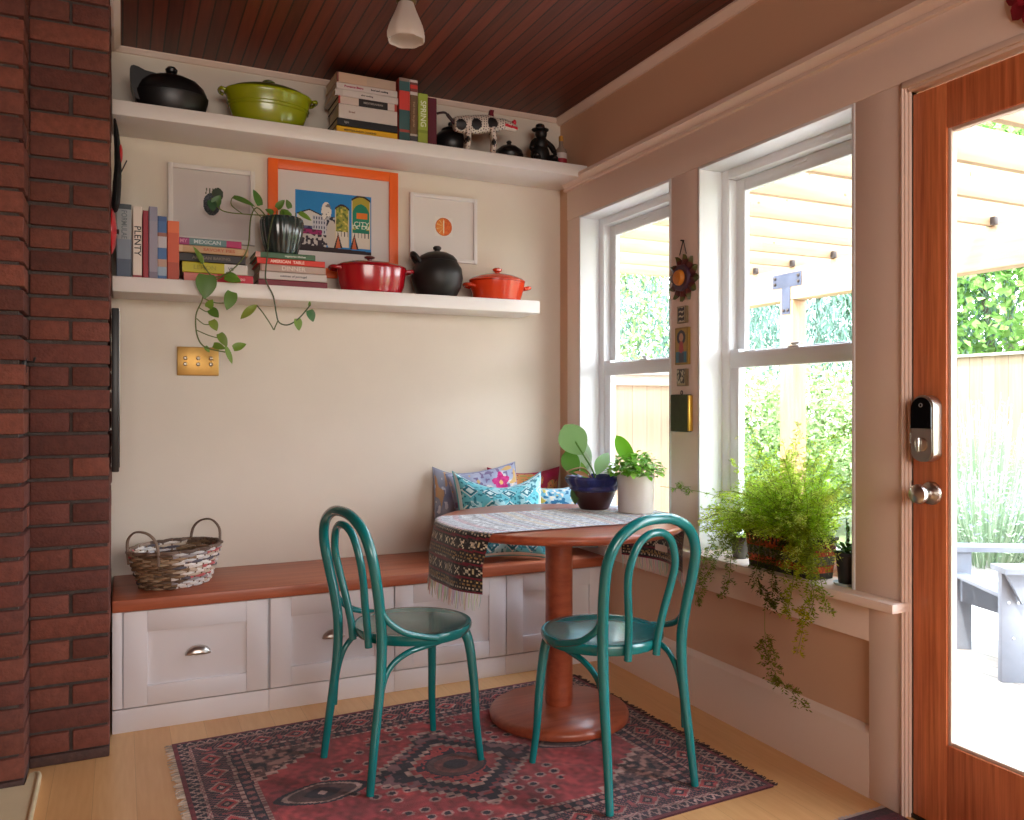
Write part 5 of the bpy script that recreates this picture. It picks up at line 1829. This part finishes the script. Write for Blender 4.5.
stalk(mb, [Bp(-.30, -.87, .87), Bp(-.33, -.885, .93), Bp(-.375, -.90, .985), Bp(-.43, -.92, 1.05)])
stalk(mb, [Bp(-.31, -.85, .87), Bp(-.345, -.84, .90), Bp(-.375, -.83, .93)])
stalk(mb, [Bp(-.31, -.87, .875), Bp(-.37, -.90, .935), Bp(-.43, -.935, .945), Bp(-.50, -.97, .935)], (150, 110, 70), .003)
mb.build('stems', LEAF, t)
mb = MB()
vw = Vector((-.62, -.78, .15))
mb.leaf(Bp(-.385, -.902, .995), (-.62, -.10, .80), vw, .150, .118, 'paddle', .06, .10, col=(128, 168, 104), n=12)
mb.leaf(Bp(-.368, -.822, .905), (-.35, .1, .75), vw, .110, .078, 'paddle', .08, .2, col=(92, 142, 52), n=10)
mb.leaf(Bp(-.33, -.80, .90), (-.05, .0, 1), (-.5, -.8, .6), .16, .09, 'oval', .1, .5, col=(176, 204, 170), n=10)
mb.leaf(Bp(-.30, -.82, .90), (-.5, .2, .9), (-.6, -.7, .6), .17, .08, 'oval', .1, .5, col=(206, 220, 200), n=10)
mb.leaf(Bp(-.395, -.86, .875), (-.25, -.3, -1), (-.7, -.7, .3), .085, .040, 'oval', .15, .2, col=(66, 104, 50), n=8)
mb.leaf(Bp(-.34, -.88, .90), (-.6, -.3, .3), (-.5, -.8, .6), .09, .022, 'oval', .1, .3, col=(180, 120, 70), n=8)
mb.leaf(Bp(-.35, -.87, .885), (-.3, -.2, .7), (-.5, -.8, .6), .08, .03, 'oval', .1, .3, col=(120, 170, 60), n=8)
mb.leaf(Bp(-.26, -.80, .90), (.35, .0, .75), (-.5, -.8, .6), .12, .06, 'oval', .1, .5, col=(150, 190, 130), n=8)
mb.build('leaves', LEAF, t, smooth=70)

t = thing('white_potted_herb', 'leafy bright green herb in a white cylinder pot on the table', 'plant', (-.222, -1.040, TZ + .0052))
mb = MB(); mb.lathe([(0, 0), (.066, 0), (.070, .004), (.074, .145), (.073, .150), (.067, .150), (.066, .135), (0, .132)], 56); mb.build('plant_pot', mat('off white stoneware', (214, 204, 196), .5, var=.04, vscale=6), t)
mb = MB(); mb.lathe([(.0655, .136), (0, .138)], 30); mb.build('soil', SOIL, t)
mb = MB(); r8 = random.Random(22)
for i in range(330):
    a = r8.uniform(0, 2 * PI); r_ = .098 * math.sqrt(r8.random()); h = .152 + r8.uniform(0, .095) * (1 - (r_ / .12) ** 2)
    if r_ > .07: h -= .008
    el = r8.uniform(-.3, .8)
    mb.leaf((r_ * math.cos(a), r_ * math.sin(a), h), (math.cos(a + r8.uniform(-1, 1)) * math.cos(el), math.sin(a + r8.uniform(-1, 1)) * math.cos(el), math.sin(el)), (0, 0, 1), r8.uniform(.024, .042), r8.uniform(.016, .026), 'oval', .12, .35, col=r8.choice([(120, 186, 50), (144, 206, 70), (164, 220, 96), (104, 166, 46), (190, 230, 130)]))
for i in range(24):
    a = r8.uniform(0, 2 * PI); r_ = r8.uniform(.02, .07)
    mb.tube([(r_ * .5 * math.cos(a), r_ * .5 * math.sin(a), .134), (r_ * math.cos(a), r_ * math.sin(a), .19)], .0014, 5, col=(110, 150, 60))
mb.build('herb_leaves', LEAF, t, smooth=60)
mb = MB(); mb.leaf((.010, .020, .175), (-.42, .28, .86), (-.6, -.75, .1), .150, .062, 'paddle', .10, .06, col=(116, 190, 44), n=12)
mb.tube([(.004, .008, .135), (.012, .020, .180)], .003, 6, col=(96, 150, 50)); mb.build('tall_leaf', LEAF, t, smooth=70)
# ================================================================== OUTDOORS
r9 = random.Random(77)
DZ0 = -.05
DECK_M = planks_mat('sun bleached deck boards', (171, 165, 157), (152, 144, 134), .14, 0, .8, groove=.006, gdark=.5, grain=(12, 1.2, 4), var=.3, bevel=.2)
mb = MB(); mb.box(.165, 4.6, -6, 1.55, DZ0 - .08, DZ0)
tag(mb.build('deck_floor', DECK_M), 'pale bleached wooden deck outside the door', 'deck', kind='structure')
mb = MB(); mb.box(.165, 40, -30, 40, DZ0 - .3, DZ0 - .1)
tag(mb.build('ground', mat('dry lawn', (111, 124, 77), .95, var=.35, vscale=3)), 'pale lawn beyond the deck', 'ground', kind='structure')

PINE = mat('fresh pine', (156, 134, 106), .65, dark=(140, 112, 82), vscale=2.0, stretch=(1.2, 14, 14), detail=6)
PINE_V = mat('fresh pine post', (160, 132, 98), .65, dark=(144, 108, 72), vscale=2.0, stretch=(14, 14, 1.2), detail=6)
PINE_Y = mat('fresh pine beam', (162, 140, 112), .65, dark=(148, 120, 88), vscale=2.0, stretch=(14, 1.2, 14), detail=6)
KNOT = mat('wood knot', (120, 78, 48), .7)
GALV = mat('galvanised plate', (58, 63, 78), .75, .0)
BOLT = mat('dark bolt', (60, 52, 48), .5, .6)
pg = thing('pergola', 'fresh pine pergola over the deck with rafters, beam and posts', 'pergola', (0, 0, DZ0))
o = -DZ0
BX = 2.63
mb = MB(); mb.box(BX, BX + .14, -4.6, 2.0, 2.015 + o, 2.265 + o, bev=.006); mb.build('beam', PINE_Y, pg)
for py in (1.14, -2.6):
    mb = MB(); mb.box(BX, BX + .14, py - .07, py + .07, 0, 2.0145 + o, bev=.006); mb.build('post', PINE_V, pg)
    mb = MB(); mb.box(BX - .006, BX, py - .165, py + .145, 2.115 + o, 2.225 + o, bev=.002); mb.box(BX - .006, BX, py - .045, py + .045, 1.905 + o, 2.116 + o, bev=.002)
    pl = mb.build('tee_plate', GALV, pg)
    for by, bz in ((-.135, 2.195), (-.135, 2.15), (.115, 2.195), (.115, 2.15), (-.022, 1.935), (.022, 1.935)):
        mb = MB(); mb.lathe([(.013, 0), (.013, .008), (.008, .013), (0, .014)], 8, mat=Matrix.Translation((BX - .006, py + by, bz + o)) @ Matrix.Rotation(-PI / 2, 4, 'Y')); mb.build('bolt', BOLT, pl)
y = -.137 + .41 * 5
k = 0
while y > -4.5:
    mb = MB(); mb.box(.17, 3.15, y - .019, y + .019, 2.268 + o, 2.43 + o, bev=.003)
    rf = mb.build('rafter', PINE, pg)
    mb = MB()
    for q in range(4):
        x = r9.uniform(.3, 2.6); zz = r9.uniform(2.29, 2.41) + o
        mb.ball((x, y - .0185, zz), (r9.uniform(.007, .013), .0012, r9.uniform(.008, .016)), 12, 6)
    mb.build('knot', KNOT, rf)
    mb = MB(); mb.box(BX - .03, BX + .002, y - .05, y - .0195, 2.268 + o, 2.315 + o, bev=.002); mb.build('rafter_tie', BOLT, rf)
    y -= .41; k += 1
mb = MB(); mb.box(.162, .20, -4.6, 2.0, 2.10 + o, 2.267 + o, bev=.004); mb.build('ledger', PINE_Y, pg)

# fences
FENCE = planks_mat('weathered cedar', (152, 132, 111), (136, 111, 89), .145, 0, .85, groove=.005, gdark=.55, grain=(14, 14, 1.0), var=.5, bevel=.2)
FENCE2 = planks_mat('weathered cedar tall', (147, 130, 108), (124, 104, 81), .145, 1, .85, groove=.006, gdark=.5, grain=(14, 14, 1.0), var=.5, bevel=.2)
CAPM = mat('bleached cap board', (163, 151, 139), .8, var=.15, vscale=6)
t = thing('side_fence', 'pale cedar board fence with a cap rail seen through the first window', 'fence', (.35, 2.05, DZ0 - .1))
mb = MB(); mb.box(0, 2.42, 0, .022, .02, 1.55); mb.build('board_panel', FENCE, t)
mb = MB(); mb.box(-.02, 2.45, -.045, .065, 1.597, 1.630, bev=.004); mb.box(0, 2.42, -.02, 0, 1.51, 1.597, bev=.003); mb.box(0, 2.42, .022, .05, 1.51, 1.597, bev=.003); mb.build('cap_rail', CAPM, t)
mb = MB(); mb.box(2.42, 2.51, -.04, .06, 0, 1.597, bev=.004); mb.build('post', CAPM, t)
t = thing('back_fence', 'long weathered board fence behind the shrubs beyond the deck', 'fence', (6.2, 0, DZ0 - .1))
mb = MB(); mb.box(0, .022, -6, 3.4, .02, 1.86); mb.build('board_panel', FENCE2, t)
mb = MB(); mb.box(-.05, .07, -6, 3.4, 1.86, 1.89, bev=.003); mb.build('cap_rail', CAPM, t)
mb = MB(); mb.box(.022, .06, -6, 3.4, .4, .49); mb.box(.022, .06, -6, 3.4, 1.4, 1.49); mb.build('cross_rail', CAPM, t)

# trees and shrubs
OUTLEAF = mat('outdoor leaves', (120, 160, 70), .6, attr=True, transl=.45, spec=.3)
BARK = mat('pale bark', (111, 102, 89), .9, var=.3, vscale=12)


def crown(blobs, n, size, tones, droop=0.0, thin=.5, seed=1, zmin=-9):
    r = random.Random(seed)
    mb = MB()
    tot = sum(b[3] * b[4] for b in blobs)
    for b in blobs:
        for i in range(int(n * b[3] * b[4] / tot)):
            u, v = r.uniform(-1, 1), r.uniform(0, 2 * PI)
            s = math.sqrt(1 - u * u); q = r.uniform(.35, 1.0) ** .5
            p = Vector((b[0] + b[3] * q * s * math.cos(v), b[1] + b[3] * q * s * math.sin(v), b[2] + b[4] * q * u))
            if p.z < zmin: continue
            d = Vector((r.uniform(-1, 1), r.uniform(-1, 1), r.uniform(-1, .6) - droop)).normalized()
            sd = d.cross(Vector((r.uniform(-1, 1), r.uniform(-1, 1), r.uniform(-1, 1)))).normalized()
            L = size * r.uniform(.6, 1.4); w = L * thin * .5
            c = r.choice(tones); k = r.uniform(.8, 1.15)
            nrm = d.cross(sd) * L * .15
            mb.add([tuple(p), tuple(p + d * L * .45 + sd * w + nrm), tuple(p + d * L), tuple(p + d * L * .45 - sd * w + nrm)], [(0, 1, 2, 3)], tuple(min(255, x * k) for x in c))
    return mb


def tree(name, label, loc, blobs, n, size, tones, trunk, seed, droop=0.0, thin=.5, cat_='tree', group=None):
    t = thing(name, label, cat_, loc, group=group)
    crown(blobs, n, size, tones, droop, thin, seed, -9).build('crown', OUTLEAF, t, smooth=0)
    if trunk:
        mb = MB()
        for pts, r_ in trunk:
            q = cat(pts, 6); mb.tube(q, [r_ * (1 - .7 * i / len(q)) for i in range(len(q))], 10)
        mb.build('trunk', BARK, t)
    return t


PALE = [(146, 172, 112), (164, 186, 130), (130, 158, 98), (178, 196, 146)]
BLUE = [(120, 150, 138), (138, 166, 154), (104, 136, 124), (152, 178, 166)]
MID = [(120, 160, 84), (140, 178, 98), (104, 146, 72), (160, 194, 118)]
G0 = DZ0 - .1
tree('birch_tree', 'airy pale green tree beyond the fence seen through the first window', (2.6, 4.9, G0),
     [(.4, 0, 2.6, 1.1, 1.3), (.9, .4, 3.7, .9, 1.0), (.2, .6, 1.6, 1.0, .9)], 7500, .085, PALE, [([(0.2, 0, 0), (.25, .05, 1.2), (.4, .1, 2.4), (.5, .2, 3.8)], .05), ([(.27, .05, 1.3), (.7, .1, 2.2), (1.0, .3, 3.0)], .03)], 3, .3)
tree('conifer_tree', 'blue green drooping conifer behind the pergola post', (4.6, 5.2, G0),
     [(0, 0, 3.0, 1.5, 1.3), (.9, -.7, 2.7, 1.2, 1.2), (-.7, .6, 2.4, 1.0, 1.0), (0, 0, 4.2, 1.0, 1.0)], 22000, .13, BLUE, [([(0, 0, 0), (0, 0, 1.5), (0, 0, 4.5)], .10)], 4, 1.3, .16)
tree('conifer_tree', 'second blue green conifer farther along, right of the pergola post', (6.9, 5.0, G0),
     [(0, 0, 3.0, 1.4, 1.4), (.5, -1.2, 2.6, 1.2, 1.1), (0, 0, 4.3, 1.0, 1.0)], 20000, .13, BLUE, [([(0, 0, 0), (0, 0, 1.5), (0, 0, 4.5)], .10)], 5, 1.3, .16)
tree('leafy_tree', 'green leafy tree rising over the back fence seen through the door', (7.7, 2.8, G0),
     [(0, 0, 2.6, 1.2, .9), (-.6, .9, 3.2, 1.0, .9), (.4, -1.3, 3.1, 1.2, 1.0), (-.4, -.6, 4.2, 1.2, .9)], 14000, .10, MID, [([(0, 0, 0), (0, .1, 1.5), (-.2, .2, 3.2)], .09), ([(0, 0, 1.6), (.1, -.6, 2.4), (.3, -1.2, 3.1)], .05)], 6, .2, .8)
tree('leafy_tree', 'taller green tree far behind the rafters, past the back fence', (9.6, 3.9, G0),
     [(0, 0, 4.4, 1.5, 1.2), (-.3, .9, 5.3, 1.3, 1.0)], 9000, .12, MID, [([(0, 0, 0), (0, .1, 2.5), (-.2, .2, 4.6)], .12)], 9, .2, .8)
tree('hedge_shrub', 'pale green shrub on the lawn left of the pergola post', (3.75, 3.0, G0),
     [(0, 0, .95, .75, .85), (.5, -.2, .6, .6, .6), (-.5, .3, .6, .5, .6)], 7000, .075, PALE, [([(0, 0, 0), (0, 0, .6)], .03)], 7, 0, .5, 'shrub')
tree('hedge_shrub', 'pale green shrub on the lawn right of the pergola post', (4.65, 2.8, G0),
     [(0, 0, 1.0, .8, .85), (.7, .3, .8, .6, .7), (-.2, .6, .9, .6, .75)], 8500, .075, PALE, [([(0, 0, 0), (0, 0, .6)], .03)], 8, 0, .5, 'shrub')


def lavender(label, loc, n, R_, H_, seed, tones, tip):
    t = thing('lavender_bush', label, 'bush', loc, group='silvery bushes in front of the back fence')
    r = random.Random(seed); mb = MB()
    for i in range(n):
        a = r.uniform(0, 2 * PI); q = R_ * math.sqrt(r.random())
        b = Vector((q * .5 * math.cos(a), q * .5 * math.sin(a), .05))
        e = Vector((q * math.cos(a), q * math.sin(a), H_ * r.uniform(.65, 1.1) * (1 - .45 * (q / R_) ** 2)))
        c = r.choice(tones)
        mb.tube([b, b.lerp(e, .5) + Vector((0, 0, .03)), e], [.006, .005, .004], 3, col=c, caps=False)
        for k in range(7):
            f = r.uniform(.35, 1)
            p = b.lerp(e, f)
            d = Vector((r.uniform(-1, 1), r.uniform(-1, 1), r.uniform(0, 1.2))).normalized(); s = d.orthogonal().normalized()
            L = r.uniform(.03, .06)
            mb.add([tuple(p), tuple(p + d * L * .5 + s * .007), tuple(p + d * L), tuple(p + d * L * .5 - s * .007)], [(0, 1, 2, 3)], tip if f > .85 else c)
    mb.build('spikes', OUTLEAF, t, smooth=0)
    return t


SILV = [(164, 184, 156), (186, 200, 176), (150, 174, 142)]
lavender('tall silvery bush closest to the back fence', (5.0, 1.15, G0), 420, .75, 1.35, 2, SILV, (158, 164, 152))
lavender('low lavender bush with violet tips in front of the taller bush', (4.15, .55, G0), 420, .65, .85, 3, SILV, (141, 138, 158))
lavender('low silvery bush at the deck edge beyond the grey chairs', (4.3, -.35, G0), 380, .60, .80, 4, SILV, (145, 142, 157))


# grey slatted garden chairs
GREYP = mat('grey painted slats', (111, 117, 127), .6, var=.08, vscale=10)


def garden_chair(label, loc, rz):
    t = thing('garden_armchair', label, 'garden chair', loc, rz)
    for s in (-1, 1):
        mb = MB(); mb.box(.30, .40, s * .255 - .018, s * .255 + .018, 0, .50, bev=.003); lg = mb.build('leg', GREYP, t)
        mb = MB()
        for bz, bx in ((.36, .33), (.36, .37), (.20, .35)):
            mb.lathe([(.006, 0), (.006, .003), (0, .004)], 10, mat=Matrix.Translation((bx, s * .255 + s * .018, bz)) @ Matrix.Rotation(-s * PI / 2, 4, 'X'))
        mb.build('bolt', mat('bright bolt', (210, 212, 216), .3, .8), lg)
        mb = MB(); mb.prism([(.42, .50), (.42, .525), (-.36, .525), (-.40, .50)], s * .285 - .075, s * .285 + .065, 'y'); mb.build('armrest', GREYP, t)
        mb = MB(); mb.prism([(.30, .498), (.40, .498), (.33, .36)], s * .30 - .012, s * .30 + .012, 'y'); mb.build('arm_bracket', GREYP, t)
        mb = MB(); mb.prism([(.36, .36), (.36, .25), (.20, .20), (-.30, .06), (-.52, .0), (-.62, .0), (-.30, .15), (.10, .30), (.30, .36)], s * .222 - .015, s * .222 + .015, 'y'); mb.build('side_rail', GREYP, t)
    for i in range(7):
        x = .36 - i * .078; z = .372 - i * .021
        mb = MB(); mb.box(x - .034, x + .034, -.238, .238, z, z + .02, bev=.004); mb.build('seat_slat', GREYP, t)
    for i in range(6):
        yb = -.195 + i * .078
        hgt = .86 - .02 * abs(i - 2.5) ** 2
        mb = MB(); mb.prism([(-.16, .22), (-.136, .225), (-.40, hgt), (-.424, hgt - .005)], yb - .033, yb + .033, 'y'); mb.build('back_slat', GREYP, t)
    mb = MB(); mb.box(-.325, -.295, -.30, .30, .478, .4995, bev=.003); mb.build('back_rail', GREYP, t)
    return t


garden_chair('grey slatted garden armchair on the deck beyond the glass door', (1.98, -1.355, DZ0), math.radians(150))

# ================================================================== LIGHT
w = bpy.data.worlds.new('World'); scene.world = w; w.use_nodes = True
N, L = w.node_tree.nodes, w.node_tree.links
bg = N['Background']
tc = N.new('ShaderNodeTexCoord'); sp = N.new('ShaderNodeSeparateXYZ'); L.new(tc.outputs['Generated'], sp.inputs[0])
rp = N.new('ShaderNodeValToRGB')
rp.color_ramp.elements[0].position = .0; rp.color_ramp.elements[0].color = (.92, .96, 1.0, 1)
rp.color_ramp.elements[1].position = .7; rp.color_ramp.elements[1].color = (.70, .83, 1.0, 1)
L.new(sp.outputs['Z'], rp.inputs[0]); L.new(rp.outputs[0], bg.inputs[0])
bg.inputs[1].default_value = SKY = 8.6

sun = bpy.data.lights.new('sun', 'SUN'); sun.energy = 5.6; sun.angle = math.radians(2); sun.color = (1.0, .95, .87)
so = bpy.data.objects.new('sun', sun); COL.objects.link(so)
so.rotation_euler = Vector((.42, .34, -.84)).to_track_quat('-Z', 'Y').to_euler()

for nm, (a, b, z0, z1) in {'daylight_portal': (W1[0], W1[1], .63, 2.13), 'daylight_portal.001': (W2[0], W2[1], .63, 2.13), 'daylight_portal.002': (DR[0], DR[1], .25, 2.0)}.items():
    li = bpy.data.lights.new('portal', 'AREA'); li.shape = 'RECTANGLE'; li.size = b - a; li.size_y = z1 - z0
    li.cycles.is_portal = True
    ob = bpy.data.objects.new('daylight_portal', li); COL.objects.link(ob)
    ob.location = (.19, (a + b) / 2, (z0 + z1) / 2)
    ob.rotation_euler = Matrix(((0, 0, 1), (1, 0, 0), (0, 1, 0))).to_euler()

# fill light added behind the viewer, at the unseen end of the room
def area(name, loc, target, sx, sy, power, col):
    li = bpy.data.lights.new(name, 'AREA'); li.shape = 'RECTANGLE'; li.size = sx; li.size_y = sy; li.energy = power; li.color = col
    ob = bpy.data.objects.new(name, li); COL.objects.link(ob); ob.location = loc
    ob.rotation_euler = (Vector(target) - Vector(loc)).to_track_quat('-Z', 'Y').to_euler()
    return ob
area('rear_fill', (-1.7, -6.7, 1.9), (-1.2, 0, .9), 2.4, 1.4, 60, (1.0, .91, .83))

# ================================================================== CAMERA
cam = bpy.data.cameras.new('camera'); co = bpy.data.objects.new('camera', cam); COL.objects.link(co)
cam.sensor_width = 36; cam.lens = 830.2 / 1024 * 36
cam.shift_y = -5.6 / 1024
cam.clip_start = .05; cam.clip_end = 200
co.location = (-2.08, -3.83, 1.2)
co.rotation_euler = (PI / 2, 0, -math.radians(25.18))
scene.camera = co
vs = scene.view_settings
vs.view_transform = 'Standard'; vs.look = 'None'; vs.gamma = 1; vs.use_curve_mapping = False
vs.exposure = .88
cy = scene.cycles
cy.max_bounces = 9; cy.diffuse_bounces = 5; cy.glossy_bounces = 3; cy.transmission_bounces = 4; cy.transparent_max_bounces = 10
cy.caustics_reflective = False; cy.caustics_refractive = False
cy.sample_clamp_indirect = 6
cy.use_denoising = True
